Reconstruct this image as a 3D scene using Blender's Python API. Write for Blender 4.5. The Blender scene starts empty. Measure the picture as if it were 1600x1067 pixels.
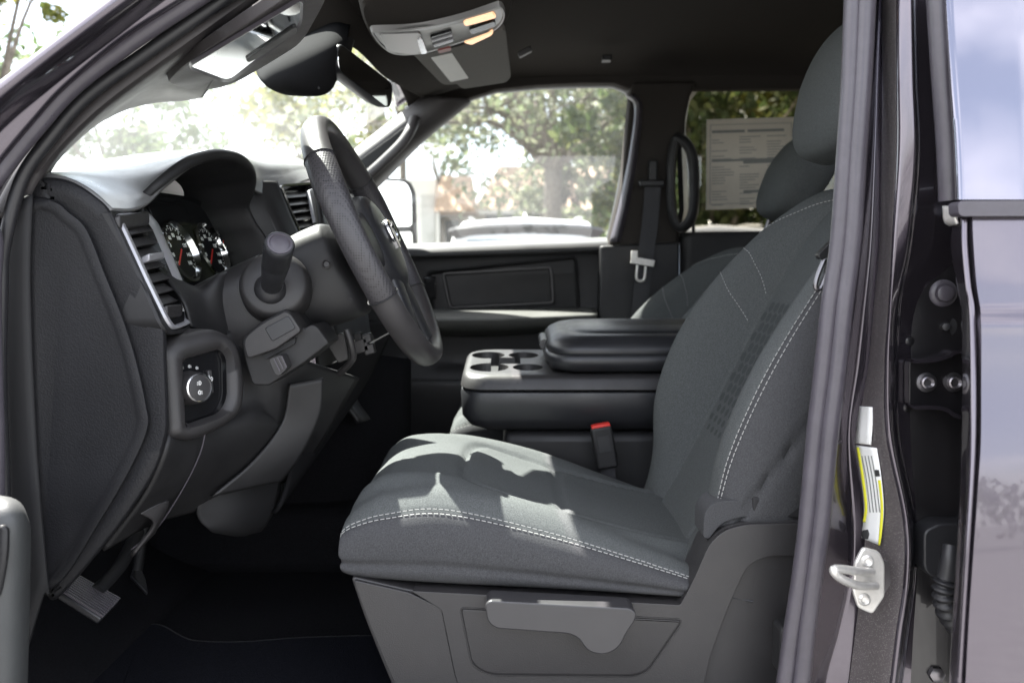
import bpy, bmesh, math, random
import numpy as np
from mathutils import Vector, Matrix, noise as mnoise
R = math.radians
random.seed(7); rng = np.random.default_rng(7)
S = bpy.context.scene
COL = S.collection

# ------------------------------------------------------------------ camera
F = 1290.0; CAMZ = 1.35; PIT = R(5.0)
cam = bpy.data.cameras.new('camera'); camo = bpy.data.objects.new('camera', cam); COL.objects.link(camo)
camo.location = (0, 0, CAMZ); camo.rotation_euler = (R(90) - PIT, 0, 0)
cam.sensor_width = 36; cam.lens = F / 1600 * 36; cam.clip_start = .02; cam.clip_end = 2000
cam.dof.use_dof = True; cam.dof.focus_distance = 1.30; cam.dof.aperture_fstop = 4.2
S.camera = camo

# ------------------------------------------------------------------ sky, sun, exposure
SUN = Vector((-.42, .35, .88)).normalized()
w = bpy.data.worlds.new('World'); S.world = w; w.use_nodes = True
nt = w.node_tree; nt.nodes.clear()
def wn(t, **k):
    n = nt.nodes.new(t)
    for a, b in k.items(): setattr(n, a, b)
    return n
sky = wn('ShaderNodeTexSky', sky_type='NISHITA'); sky.sun_disc = False
sky.sun_elevation = math.asin(SUN.z); sky.sun_rotation = math.atan2(SUN.x, SUN.y)
sky.air_density = 1.0; sky.dust_density = 1.5
tc = wn('ShaderNodeTexCoord'); mp = wn('ShaderNodeMapping'); mp.inputs['Scale'].default_value = (1.6, 1.6, 3.6)
nz = wn('ShaderNodeTexNoise'); nz.inputs['Scale'].default_value = 1.5; nz.inputs['Detail'].default_value = 8; nz.inputs['Roughness'].default_value = .55
cr = wn('ShaderNodeValToRGB'); cr.color_ramp.elements[0].position = .46; cr.color_ramp.elements[1].position = .64; cr.color_ramp.elements[0].color = (.30, .30, .30, 1)
mx = wn('ShaderNodeMixRGB'); mx.inputs[2].default_value = (9.4, 9.2, 9.3, 1)
bg = wn('ShaderNodeBackground'); bg.inputs[1].default_value = .076
wo = wn('ShaderNodeOutputWorld')
L = nt.links
L.new(tc.outputs['Generated'], mp.inputs[0]); L.new(mp.outputs[0], nz.inputs[0]); L.new(nz.outputs[0], cr.inputs[0])
L.new(cr.outputs[0], mx.inputs[0]); L.new(sky.outputs[0], mx.inputs[1]); L.new(mx.outputs[0], bg.inputs[0]); L.new(bg.outputs[0], wo.inputs[0])
sl = bpy.data.lights.new('sun', 'SUN'); sl.energy = 5.0; sl.angle = R(.5); sl.color = (1, .965, .91)
so = bpy.data.objects.new('sun', sl); COL.objects.link(so); so.rotation_euler = SUN.to_track_quat('Z', 'Y').to_euler()
so.location = (0, 0, 20)
S.view_settings.view_transform = 'Standard'; S.view_settings.look = 'None'; S.view_settings.gamma = 1
S.view_settings.use_curve_mapping = False; S.view_settings.exposure = 2.84
S.render.engine = 'CYCLES'; S.cycles.use_denoising = True
S.cycles.max_bounces = 10; S.cycles.diffuse_bounces = 5; S.cycles.glossy_bounces = 4; S.cycles.transparent_max_bounces = 24
S.cycles.sample_clamp_indirect = 6; S.cycles.caustics_reflective = False; S.cycles.caustics_refractive = False

# ------------------------------------------------------------------ helpers
cP, sP = math.cos(PIT), math.sin(PIT)
def ray(px, py):
    a = (px - 800) / F; b = (py - 533.5) / F
    return Vector((a, cP - b * sP, -sP - b * cP))
EYE = Vector((0, 0, CAMZ))
def W(px, py, d):
    r = ray(px, py); return EYE + r * (d / r.y)
def WP(px, py, p, n):
    r = ray(px, py); return EYE + r * ((p - EYE).dot(n) / r.dot(n))
def plane3(a, b, c):
    n = (b - a).cross(c - a).normalized()
    if n.dot(EYE - a) < 0: n = -n
    return a, n
def Ws(l, d=None): return [W(*p) if d is None else W(p[0], p[1], d) for p in l]

def crs(pts, n, closed=False, lin=False):
    P = np.array([tuple(p) for p in pts], float); m = len(P)
    if lin or m < 3:
        seg = np.linalg.norm(np.diff(P, axis=0), axis=1); c = np.concatenate([[0], np.cumsum(seg)]); c /= max(c[-1], 1e-9)
        t = np.linspace(0, 1, n); return np.stack([np.interp(t, c, P[:, k]) for k in range(P.shape[1])], 1)
    if closed: t = np.arange(n) / n * m
    else: t = np.linspace(0, m - 1, n)
    i = np.floor(t).astype(int)
    if not closed: i = np.minimum(i, m - 2)
    f = (t - i)[:, None]
    def g(k): return P[k % m] if closed else P[np.clip(k, 0, m - 1)]
    p0, p1, p2, p3 = g(i - 1), g(i), g(i + 1), g(i + 2)
    if not closed:
        p0 = np.where((i == 0)[:, None], 2 * p1 - p2, p0); p3 = np.where((i == m - 2)[:, None], 2 * p2 - p1, p3)
    return .5 * (2 * p1 + (p2 - p0) * f + (2 * p0 - 5 * p1 + 4 * p2 - p3) * f ** 2 + (3 * p1 - p0 - 3 * p2 + p3) * f ** 3)

def mk(name, V, Fc, m, parent=None, smooth=True, sharp=38, bevel=0, solid=0, seg=2, mats=None, mi=None):
    me = bpy.data.meshes.new(name); me.from_pydata([tuple(v) for v in V], [], [tuple(f) for f in Fc])
    me.validate()
    for mm in (mats or [m]): me.materials.append(mm)
    if mi is not None: me.polygons.foreach_set('material_index', mi)
    if smooth:
        me.polygons.foreach_set('use_smooth', [True] * len(me.polygons))
        try: me.set_sharp_from_angle(angle=R(sharp))
        except Exception: pass
    o = bpy.data.objects.new(name, me); COL.objects.link(o)
    if parent is not None: attach(o, parent)
    if solid:
        md = o.modifiers.new('s', 'SOLIDIFY'); md.thickness = abs(solid); md.offset = -1 if solid > 0 else 1
    if bevel:
        md = o.modifiers.new('b', 'BEVEL'); md.width = bevel; md.segments = seg; md.limit_method = 'ANGLE'; md.angle_limit = R(35)
        md.harden_normals = False
    return o
def attach(o, parent):
    o.parent = parent
    if parent.type == 'EMPTY' and parent.parent is None: o.matrix_parent_inverse = Matrix.Translation(-parent.location)
def empty(name, loc=(0, 0, 0), parent=None):
    o = bpy.data.objects.new(name, None); COL.objects.link(o); o.empty_display_size = .1
    if parent is not None: attach(o, parent)
    else: o.location = loc
    return o
def tag(o, label=None, cat=None, group=None, kind=None):
    for k, v in (('label', label), ('category', cat), ('group', group), ('kind', kind)):
        if v: o[k] = v
    return o
def fix(V, Fc):
    bm = bmesh.new(); vs = [bm.verts.new(tuple(v)) for v in V]
    for f in Fc:
        try: bm.faces.new([vs[i] for i in f])
        except Exception: pass
    bmesh.ops.recalc_face_normals(bm, faces=bm.faces); bm.verts.index_update()
    V2 = [v.co.copy() for v in bm.verts]; F2 = [[v.index for v in f.verts] for f in bm.faces]; bm.free(); return V2, F2

def gridfaces(nv, nu, cu=False, cv=False, off=0):
    f = []
    for j in range(nv if cv else nv - 1):
        for i in range(nu if cu else nu - 1):
            a = j * nu + i; b = j * nu + (i + 1) % nu; c = ((j + 1) % nv) * nu + (i + 1) % nu; d = ((j + 1) % nv) * nu + i
            f.append((off + a, off + b, off + c, off + d))
    return f

class Surf:
    def __init__(s, rows, nu=60, nv=60, cu=False, linu=False, linv=False):
        A = [crs(r, nu, cu, linu) for r in rows]
        A = np.array(A)
        G = np.array([crs(A[:, i], nv, False, linv) for i in range(nu)])
        s.P = np.transpose(G, (1, 0, 2)); s.cu = cu; s.nu, s.nv = nu, nv; s.norm()
    def norm(s):
        if s.cu: du = np.roll(s.P, -1, 1) - np.roll(s.P, 1, 1)
        else: du = np.gradient(s.P, axis=1)
        dv = np.gradient(s.P, axis=0); n = np.cross(du, dv)
        s.N = n / np.maximum(np.linalg.norm(n, axis=2, keepdims=True), 1e-9)
    def flip(s): s.N = -s.N; s.fl = True; return s
    def at(s, u, v, h=0.0):
        U = u * (s.nu if s.cu else s.nu - 1); V = v * (s.nv - 1); i = int(math.floor(U)); j = min(int(V), s.nv - 2); fu = U - i; fv = V - j
        if s.cu: i0, i1 = i % s.nu, (i + 1) % s.nu
        else: i0 = min(max(i, 0), s.nu - 2); i1 = i0 + 1; fu = U - i0
        p = (s.P[j, i0] * (1 - fu) + s.P[j, i1] * fu) * (1 - fv) + (s.P[j + 1, i0] * (1 - fu) + s.P[j + 1, i1] * fu) * fv
        n = (s.N[j, i0] * (1 - fu) + s.N[j, i1] * fu) * (1 - fv) + (s.N[j + 1, i0] * (1 - fu) + s.N[j + 1, i1] * fu) * fv
        return p + n * h, n / max(np.linalg.norm(n), 1e-9)
    def line(s, uv, n=120, h=0.0):
        q = crs([(a, b, 0) for a, b in uv], n); return [s.at(x[0], x[1], h) for x in q]
    def seams(s, lst):
        D = np.zeros(s.P.shape[:2])
        for uv, wd, dp in lst:
            q = np.array([p for p, _ in s.line(uv, 160)])
            d2 = np.full(s.P.shape[:2], 1e9)
            for k in q: d2 = np.minimum(d2, ((s.P - k) ** 2).sum(2))
            D += dp * np.exp(-d2 / wd ** 2)
        s.P = s.P - s.N * D[..., None]
        nn = s.N.copy(); s.norm()
        if (nn * s.N).sum() < 0: s.N = -s.N
        return s
    def build(s, name, m, parent=None, caps=False, solid=0, sharp=60, off=(0, 0, 0)):
        V = s.P.reshape(-1, 3); f = gridfaces(s.nv, s.nu, s.cu)
        V = [Vector(v) for v in V]
        if caps and s.cu:
            for j in (0, s.nv - 1):
                c = len(V); V.append(sum((V[j * s.nu + i] for i in range(s.nu)), Vector()) / s.nu)
                for i in range(s.nu): f.append((j * s.nu + i, j * s.nu + (i + 1) % s.nu, c))
            V, f = fix(V, f)
        return mk(name, V, f, m, parent, solid=solid, sharp=sharp)

def surf(name, rows, m, parent, nu=40, nv=40, solid=.004, linu=False, linv=False):
    s = Surf([[W(*p) if not isinstance(p, Vector) else p for p in r] for r in rows], nu, nv, False, linu, linv)
    o = s.build(name, m, parent, solid=0)
    if solid:
        md = o.modifiers.new('s', 'SOLIDIFY'); md.thickness = solid; md.offset = 0
    return o

def dashes(lines, L=.0062, gap=.0028, wd=.0013, ht=.0009):
    V, Fc = [], []
    for pn in lines:
        P = np.array([p for p, _ in pn]); N = np.array([n for _, n in pn])
        seg = np.linalg.norm(np.diff(P, axis=0), axis=1); c = np.concatenate([[0], np.cumsum(seg)]); tot = c[-1]
        s = 0
        while s + L < tot:
            a = np.array([np.interp(s, c, P[:, k]) for k in range(3)]); b = np.array([np.interp(s + L, c, P[:, k]) for k in range(3)])
            n = np.array([np.interp(s, c, N[:, k]) for k in range(3)]); t = b - a; t /= max(np.linalg.norm(t), 1e-9)
            q = np.cross(n, t); q /= max(np.linalg.norm(q), 1e-9)
            o = len(V)
            for e in (a, b):
                for x, y in ((-1, 0), (-.6, 1), (.6, 1), (1, 0)): V.append(e + q * x * wd / 2 + n * (y * ht))
            Fc += [(o, o + 1, o + 5, o + 4), (o + 1, o + 2, o + 6, o + 5), (o + 2, o + 3, o + 7, o + 6), (o, o + 3, o + 2, o + 1), (o + 4, o + 5, o + 6, o + 7)]
            s += L + gap
    return V, Fc

def poly_area(l): return sum(l[i][0] * l[(i + 1) % len(l)][1] - l[(i + 1) % len(l)][0] * l[i][1] for i in range(len(l))) / 2
def rpoly(pts, r=8, n=4):
    out = []; m = len(pts)
    for i in range(m):
        p, a, b = np.array(pts[i][:2], float), np.array(pts[i - 1][:2], float), np.array(pts[(i + 1) % m][:2], float)
        ri = pts[i][2] if len(pts[i]) > 2 else r
        va, vb = a - p, b - p; la, lb = np.linalg.norm(va), np.linalg.norm(vb)
        k = min(ri, la * .49, lb * .49); A = p + va / la * k; B = p + vb / lb * k
        for j in range(n + 1):
            t = j / n; out.append(tuple((1 - t) ** 2 * A + 2 * t * (1 - t) * p + t * t * B))
    return out
def inset(l, k):
    m = len(l); s = 1 if poly_area(l) > 0 else -1; out = []
    for i in range(m):
        a, p, b = np.array(l[i - 1]), np.array(l[i]), np.array(l[(i + 1) % m])
        e1 = p - a; e2 = b - p
        e1 = e1 / max(np.linalg.norm(e1), 1e-6); e2 = e2 / max(np.linalg.norm(e2), 1e-6)
        n = np.array([-(e1[1] + e2[1]), e1[0] + e2[0]]) * s; ln = np.linalg.norm(n)
        n = n / max(ln, 1e-6); out.append(tuple(p + n * k))
    return out
def rings(name, loops, m, parent, cap=True, cap0=False, sharp=38, mats=None, caprow=None):
    n = len(loops[0]); V = [v for l in loops for v in l]; f = gridfaces(len(loops), n, True)
    mi = [0] * len(f)
    if cap: f.append(tuple(range((len(loops) - 1) * n, len(loops) * n))); mi.append(1 if mats else 0)
    if cap0: f.append(tuple(reversed(range(n)))); mi.append(0)
    return mk(name, V, f, m, parent, sharp=sharp, mats=mats, mi=mi if mats else None)
def slab(name, px, d0, d1, m, parent, bev=.004, sharp=38, seg=3):
    """outline seen at depth d0, pushed straight back to d1"""
    a = [W(p[0], p[1], d0 if len(p) < 3 or True else p[2]) for p in px]; b = [v + Vector((0, d1 - d0, 0)) for v in a]
    n = len(a); V = a + b; f = [tuple(range(n)), tuple(reversed(range(n, 2 * n)))] + [(i, n + i, n + (i + 1) % n, (i + 1) % n) for i in range(n)]
    V, f = fix(V, f)
    return mk(name, V, f, m, parent, bevel=bev, sharp=sharp, seg=seg)
def pslab(name, pts, th, nrm, m, parent, bev=.002, seg=2):
    """3D polygon with thickness th against nrm"""
    a = list(pts); b = [v - nrm * th for v in a]; n = len(a)
    V, f = fix(a + b, [tuple(range(n)), tuple(reversed(range(n, 2 * n)))] + [(i, n + i, n + (i + 1) % n, (i + 1) % n) for i in range(n)])
    return mk(name, V, f, m, parent, bevel=bev, seg=seg)
def sweep_geo(path, prof, n=None, closed=False, up=None, scale=None, caps=True):
    P = crs(path, n or len(path) * 8, closed) if n != 0 else np.array([tuple(p) for p in path])
    m = len(P); T = np.gradient(P, axis=0)
    if closed: T = np.roll(P, -1, 0) - np.roll(P, 1, 0)
    T = T / np.maximum(np.linalg.norm(T, axis=1, keepdims=True), 1e-9)
    V = []; k = len(prof)
    ref = np.array(up if up is not None else ((0, 0, 1) if abs(T[0][2]) < .9 else (1, 0, 0)), float)
    a = None
    for i in range(m):
        if up is not None or a is None: a = ref - T[i] * ref.dot(T[i])
        else: a = a - T[i] * a.dot(T[i])
        a = a / max(np.linalg.norm(a), 1e-9); b = np.cross(T[i], a); sc = 1 if scale is None else np.interp(i / (m - 1), np.linspace(0, 1, len(scale)), scale)
        for x, y in prof: V.append(P[i] + a * x * sc + b * y * sc)
    f = gridfaces(m, k, True, closed)
    if caps and not closed: f += [tuple(reversed(range(k))), tuple(range((m - 1) * k, m * k))]
    return fix(V, f)
def circ(r, n=12, r2=None): return [(r * math.cos(2 * math.pi * i / n), (r2 or r) * math.sin(2 * math.pi * i / n)) for i in range(n)]
def sweep(name, path, prof, m, parent, n=None, closed=False, up=None, scale=None, sharp=50):
    if not isinstance(prof, list): prof = circ(prof)
    V, f = sweep_geo(path, prof, n, closed, up, scale); return mk(name, V, f, m, parent, sharp=sharp)
def basis(n, up=Vector((0, 0, 1))):
    n = n.normalized(); x = up.cross(n)
    if x.length < 1e-4: x = Vector((1, 0, 0))
    x.normalize(); return x, n.cross(x).normalized(), n
def lathe_geo(c, axis, prof, n=28, up=Vector((0, 0, 1)), sx=1, sy=1):
    x, y, z = basis(axis, up); V = []
    for h, r in prof:
        for i in range(n):
            t = 2 * math.pi * i / n; V.append(c + z * h + x * (r * math.cos(t) * sx) + y * (r * math.sin(t) * sy))
    f = gridfaces(len(prof), n, True)
    f += [tuple(reversed(range(n))), tuple(range((len(prof) - 1) * n, len(prof) * n))]
    return fix(V, f)
def lathe(name, c, axis, prof, m, parent, n=28, up=Vector((0, 0, 1)), sx=1, sy=1, sharp=38):
    V, f = lathe_geo(c, axis, prof, n, up, sx, sy); return mk(name, V, f, m, parent, sharp=sharp)
def box_geo(c, x, y, z):
    """x,y,z half-extent vectors"""
    V = [c + x * i + y * j + z * k for i in (-1, 1) for j in (-1, 1) for k in (-1, 1)]
    return fix(V, [(0, 1, 3, 2), (4, 6, 7, 5), (0, 4, 5, 1), (2, 3, 7, 6), (0, 2, 6, 4), (1, 5, 7, 3)])
def box(name, c, x, y, z, m, parent, bev=.003, seg=2):
    V, f = box_geo(Vector(c), Vector(x), Vector(y), Vector(z)); return mk(name, V, f, m, parent, bevel=bev, seg=seg)
def abox(name, x0, x1, y0, y1, z0, z1, m, parent, bev=.003, seg=2):
    return box(name, ((x0 + x1) / 2, (y0 + y1) / 2, (z0 + z1) / 2), ((x1 - x0) / 2, 0, 0), (0, (y1 - y0) / 2, 0), (0, 0, (z1 - z0) / 2), m, parent, bev, seg)
def join(geos):
    V, f = [], []
    for v, g in geos:
        o = len(V); V += list(v); f += [tuple(i + o for i in q) for q in g]
    return V, f
def bar(p, q, up, w_, h_):
    p, q, up = Vector(p), Vector(q), Vector(up); t = (q - p).normalized(); s = t.cross(up).normalized(); u = s.cross(t)
    return box_geo((p + q) / 2, (q - p) / 2, s * w_ / 2, u * h_ / 2)
def text(name, body, size, loc, xdir, nrm, m, parent, ext=.0003):
    cu = bpy.data.curves.new(name, 'FONT'); cu.body = body; cu.size = size; cu.extrude = ext; cu.align_x = 'CENTER'; cu.align_y = 'CENTER'
    o = bpy.data.objects.new(name, cu); COL.objects.link(o)
    dg = bpy.context.evaluated_depsgraph_get(); me = bpy.data.meshes.new_from_object(o.evaluated_get(dg))
    bpy.data.objects.remove(o); bpy.data.curves.remove(cu)
    z = nrm.normalized(); x = (xdir - z * xdir.dot(z)).normalized(); y = z.cross(x)
    Mx = Matrix(((x.x, y.x, z.x, loc.x), (x.y, y.y, z.y, loc.y), (x.z, y.z, z.z, loc.z), (0, 0, 0, 1)))
    me.transform(Mx); me.materials.clear(); me.materials.append(m)
    o = bpy.data.objects.new(name, me); COL.objects.link(o); attach(o, parent); return o

# ------------------------------------------------------------------ materials
def mat(name, col, rough=.5, metal=0, coat=0, bump=None, var=0, vscale=200, spec=.5, flake=0, trans=0):
    m = bpy.data.materials.new(name); m.use_nodes = True; t = m.node_tree; b = t.nodes['Principled BSDF']
    b.inputs['Base Color'].default_value = (*col, 1); b.inputs['Roughness'].default_value = rough; b.inputs['Metallic'].default_value = metal
    b.inputs['Coat Weight'].default_value = coat; b.inputs['Coat Roughness'].default_value = .03; b.inputs['Specular IOR Level'].default_value = spec
    co = t.nodes.new('ShaderNodeTexCoord')
    if var:
        n = t.nodes.new('ShaderNodeTexNoise'); n.inputs['Scale'].default_value = vscale; n.inputs['Detail'].default_value = 4; n.inputs['Roughness'].default_value = .7
        r = t.nodes.new('ShaderNodeValToRGB'); r.color_ramp.elements[0].position = .3; r.color_ramp.elements[1].position = .7
        r.color_ramp.elements[0].color = (*[c * (1 - var) for c in col], 1); r.color_ramp.elements[1].color = (*[min(1, c * (1 + var)) for c in col], 1)
        t.links.new(co.outputs['Object'], n.inputs[0]); t.links.new(n.outputs[0], r.inputs[0]); t.links.new(r.outputs[0], b.inputs['Base Color'])
    if bump:
        sc, st, ds = bump
        n = t.nodes.new('ShaderNodeTexNoise'); n.inputs['Scale'].default_value = sc; n.inputs['Detail'].default_value = 3
        u = t.nodes.new('ShaderNodeBump'); u.inputs['Strength'].default_value = st; u.inputs['Distance'].default_value = ds
        t.links.new(co.outputs['Object'], n.inputs[0]); t.links.new(n.outputs[0], u.inputs['Height']); t.links.new(u.outputs[0], b.inputs['Normal'])
    if rough > .3 and metal < .3 and rough < .6:
        n = t.nodes.new('ShaderNodeTexNoise'); n.inputs['Scale'].default_value = 9; n.inputs['Detail'].default_value = 7; n.inputs['Roughness'].default_value = .65
        r = t.nodes.new('ShaderNodeMapRange'); r.inputs['From Min'].default_value = .3; r.inputs['From Max'].default_value = .7; r.inputs['To Min'].default_value = rough - .09; r.inputs['To Max'].default_value = rough + .09
        t.links.new(co.outputs['Object'], n.inputs[0]); t.links.new(n.outputs[0], r.inputs[0]); t.links.new(r.outputs[0], b.inputs['Roughness'])
    if flake:
        v = t.nodes.new('ShaderNodeTexVoronoi'); v.inputs['Scale'].default_value = 1500
        g = t.nodes.new('ShaderNodeMixRGB'); g.blend_type = 'MIX'; g.inputs[1].default_value = (*col, 1)
        r = t.nodes.new('ShaderNodeValToRGB'); r.color_ramp.elements[0].position = .90; r.color_ramp.elements[1].position = .97
        sx = t.nodes.new('ShaderNodeSeparateColor')
        g.inputs[2].default_value = (.5, .47, .45, 1)
        t.links.new(co.outputs['Object'], v.inputs[0]); t.links.new(v.outputs['Color'], sx.inputs[0]); t.links.new(sx.outputs[0], r.inputs[0])
        t.links.new(r.outputs[0], g.inputs[0]); t.links.new(g.outputs[0], b.inputs['Base Color'])
    if trans: b.inputs['Transmission Weight'].default_value = trans
    return m
def glassmat(name, tint, ior=1.45, veil=0.0, glare=1.0):
    m = bpy.data.materials.new(name); m.use_nodes = True; t = m.node_tree; t.nodes.clear()
    o = t.nodes.new('ShaderNodeOutputMaterial'); a = t.nodes.new('ShaderNodeBsdfTransparent'); a.inputs[0].default_value = (*tint, 1)
    g = t.nodes.new('ShaderNodeBsdfGlossy'); g.inputs['Roughness'].default_value = .01; lw = t.nodes.new('ShaderNodeLayerWeight'); lw.inputs[0].default_value = .5; p5 = t.nodes.new('ShaderNodeMath'); p5.operation = 'POWER'; p5.inputs[1].default_value = 5
    f0 = ((ior - 1) / (ior + 1)) ** 2 * 1.6; f = t.nodes.new('ShaderNodeMath'); f.operation = 'MULTIPLY_ADD'; f.inputs[1].default_value = (1 - f0) * glare; f.inputs[2].default_value = f0
    t.links.new(lw.outputs['Facing'], p5.inputs[0]); t.links.new(p5.outputs[0], f.inputs[0])
    x = t.nodes.new('ShaderNodeMixShader'); t.links.new(f.outputs[0], x.inputs[0]); t.links.new(a.outputs[0], x.inputs[1]); t.links.new(g.outputs[0], x.inputs[2])
    last = x
    if veil:
        d = t.nodes.new('ShaderNodeBsdfTranslucent'); d.inputs[0].default_value = (.9, .9, .9, 1); d2 = t.nodes.new('ShaderNodeBsdfDiffuse'); d2.inputs[0].default_value = (.9, .9, .9, 1)
        y0 = t.nodes.new('ShaderNodeMixShader'); t.links.new(d.outputs[0], y0.inputs[1]); t.links.new(d2.outputs[0], y0.inputs[2])
        y = t.nodes.new('ShaderNodeMixShader'); n = t.nodes.new('ShaderNodeTexNoise'); n.inputs['Scale'].default_value = 6; n.inputs['Detail'].default_value = 6
        mm = t.nodes.new('ShaderNodeMath'); mm.operation = 'MULTIPLY'; mm.inputs[1].default_value = veil * 2
        t.links.new(n.outputs[0], mm.inputs[0]); t.links.new(mm.outputs[0], y.inputs[0]); t.links.new(x.outputs[0], y.inputs[1]); t.links.new(y0.outputs[0], y.inputs[2]); last = y
    t.links.new(last.outputs[0], o.inputs[0]); return m
def mirrormat(name):
    return mat(name, (.85, .87, .88), .02, 1)
M = {}
M['plastic'] = mat('black grained plastic', (.014, .0138, .0146), .52, spec=.4, bump=(900, .25, .0006), var=.15, vscale=14)
M['plastic_lt'] = mat('charcoal plastic', (.024, .0228, .0235), .46, bump=(600, .4, .0008), var=.10, vscale=10)
M['soft'] = mat('soft dash vinyl', (.0115, .0115, .013), .52, spec=.3, bump=(430, .6, .0012), var=.12, vscale=12)
M['dashtop_glare'] = mat('glare-pale dash vinyl', (.155, .155, .155), .33, bump=(420, .3, .0008), var=.1, vscale=9)  # black vinyl made pale, so the sun glare sits in its base colour
M['armsoft'] = mat('door armrest vinyl', (.042, .044, .044), .55, bump=(600, .3, .0008), var=.1, vscale=8)
M['ledge'] = mat('sunlit-look door vinyl', (.09, .092, .085), .5, var=.1, vscale=8)  # paler than the door plastic, so ledge and belt line look sunlit
M['lever'] = mat('smooth lever plastic', (.036, .035, .037), .38, var=.08, vscale=12)
M['fabric'] = mat('charcoal seat cloth', (.077, .082, .082), .95, bump=(800, .7, .0014), var=.42, vscale=560, spec=.15)
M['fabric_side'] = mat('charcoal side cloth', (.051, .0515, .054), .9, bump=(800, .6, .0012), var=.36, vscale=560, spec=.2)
M['hex'] = mat('embossed cloth', (.051, .0555, .056), .9, var=.2, vscale=500, spec=.15)
M['thread'] = mat('pale thread', (.34, .34, .33), .8)
M['thread_dk'] = mat('dark thread', (.02, .02, .022), .7)
M['vinyl'] = mat('black vinyl', (.019, .0195, .022), .40, bump=(500, .25, .0006), var=.1, vscale=10)
M['leather'] = mat('wheel leather', (.035, .033, .034), .40, bump=(700, .25, .0005), var=.1, vscale=20)
M['carpet'] = mat('black carpet', (.010, .010, .0115), 1, bump=(500, 1, .004), var=.4, vscale=260, spec=.05)
M['matcloth'] = mat('floor mat pile', (.0075, .008, .011), 1, bump=(420, 1, .004), var=.45, vscale=300, spec=.05)
M['rubber'] = mat('seal rubber', (.062, .056, .067), .36, bump=(120, .15, .001), var=.12, vscale=30)
M['rubber_dk'] = mat('black rubber', (.016, .016, .018), .45, bump=(200, .2, .001))
M['paint'] = mat('granite metallic paint', (.098, .085, .104), .22, .85, 1.0, var=.12, vscale=1400)
M['flake'] = mat('granite flake paint', (.19, .17, .172), .36, .7, .8, flake=1)
M['paint_shade'] = mat('shade-darkened body paint', (.012, .011, .0125), .38, .2, .6)  # body paint darkened, with the shade of the recess put into its colour
M['gloss'] = mat('gloss black panel', (.165, .165, .21), .06, .9, 1.0)
M['black'] = mat('matt black', (.006, .006, .007), .7)
M['gblack'] = mat('gloss black', (.008, .008, .009), .12)
M['dull'] = mat('dull black housing', (.012, .012, .013), .9, spec=.04)
M['chrome'] = mat('chrome', (.75, .75, .76), .12, 1)
M['silver'] = mat('satin silver', (.36, .36, .38), .34, .35)
M['zinc'] = mat('zinc steel', (.72, .70, .66), .34, .55, var=.12, vscale=60)
M['bolt'] = mat('dark steel', (.20, .19, .20), .3, .9)
M['white'] = mat('white print', (.82, .82, .80), .6)
M['paper'] = mat('label paper', (.80, .80, .78), .55, var=.03, vscale=30)
M['yellow'] = mat('yellow print', (.75, .72, .05), .55)
M['ink'] = mat('grey ink', (.22, .23, .22), .7)
M['inkdk'] = mat('dark ink', (.03, .03, .03), .7)
M['red'] = mat('red plastic', (.65, .03, .02), .35)
M['redp'] = mat('red print', (.6, .03, .02), .5)
M['lampred'] = mat('dull red button', (.30, .09, .08), .5)
M['headliner'] = mat('charcoal headliner', (.040, .036, .033), 1, bump=(900, .6, .001), var=.2, vscale=500, spec=.1)
M['trim'] = mat('pillar trim', (.040, .036, .037), .55, bump=(800, .3, .0006), var=.1, vscale=15)
M['visor'] = mat('grey visor cloth', (.16, .155, .145), .9, var=.1, vscale=300)
M['lampshell'] = mat('console grey', (.30, .30, .30), .35, .35)
M['strap'] = mat('belt webbing', (.026, .026, .029), .7, bump=(800, .5, .001), var=.2, vscale=300)
M['glass'] = glassmat('clear glass', (.93, .96, .94), veil=.035, glare=.55)
M['shield'] = glassmat('windshield glass', (.90, .95, .92), veil=.05)
M['privacy'] = glassmat('privacy glass', (.40, .37, .30))
M['mirror'] = mirrormat('mirror silver')
lm = mat('lit lamp lens', (.8, .75, .65), .3); bn = lm.node_tree.nodes['Principled BSDF']
bn.inputs['Emission Color'].default_value = (1, .5, .22, 1); bn.inputs['Emission Strength'].default_value = .16; M['lens'] = lm
def perf(name, base):
    m = mat(name, base, .42); t = m.node_tree; b = t.nodes['Principled BSDF']; co = t.nodes.new('ShaderNodeTexCoord')
    v = t.nodes.new('ShaderNodeTexVoronoi'); v.inputs['Scale'].default_value = 260; v.inputs['Randomness'].default_value = .15
    r = t.nodes.new('ShaderNodeValToRGB'); r.color_ramp.elements[0].position = .24; r.color_ramp.elements[1].position = .34
    r.color_ramp.elements[0].color = (.004, .004, .004, 1); r.color_ramp.elements[1].color = (*base, 1)
    u = t.nodes.new('ShaderNodeBump'); u.inputs['Strength'].default_value = .5; u.inputs['Distance'].default_value = .001
    t.links.new(co.outputs['Object'], v.inputs[0]); t.links.new(v.outputs[0], r.inputs[0]); t.links.new(r.outputs[0], b.inputs['Base Color'])
    t.links.new(v.outputs[0], u.inputs['Height']); t.links.new(u.outputs[0], b.inputs['Normal']); return m
M['perf'] = perf('perforated leather', (.036, .034, .037))
M['asphalt'] = mat('asphalt', (.15, .149, .147), .9, bump=(60, .5, .01), var=.25, vscale=3)
M['lotline'] = mat('lot paint', (.6, .6, .57), .8)
M['grassy'] = mat('lawn', (.06, .085, .03), 1, var=.4, vscale=2)

# ------------------------------------------------------------------ the setting
def ground():
    n = 60; xs = np.linspace(-1, 1, n); V = [(600 * np.sign(a) * abs(a) ** 2, 600 * np.sign(b) * abs(b) ** 2, 0) for b in xs for a in xs]
    o = mk('ground', V, gridfaces(n, n), M['asphalt']); o['kind'] = 'structure'
ground()
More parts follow.
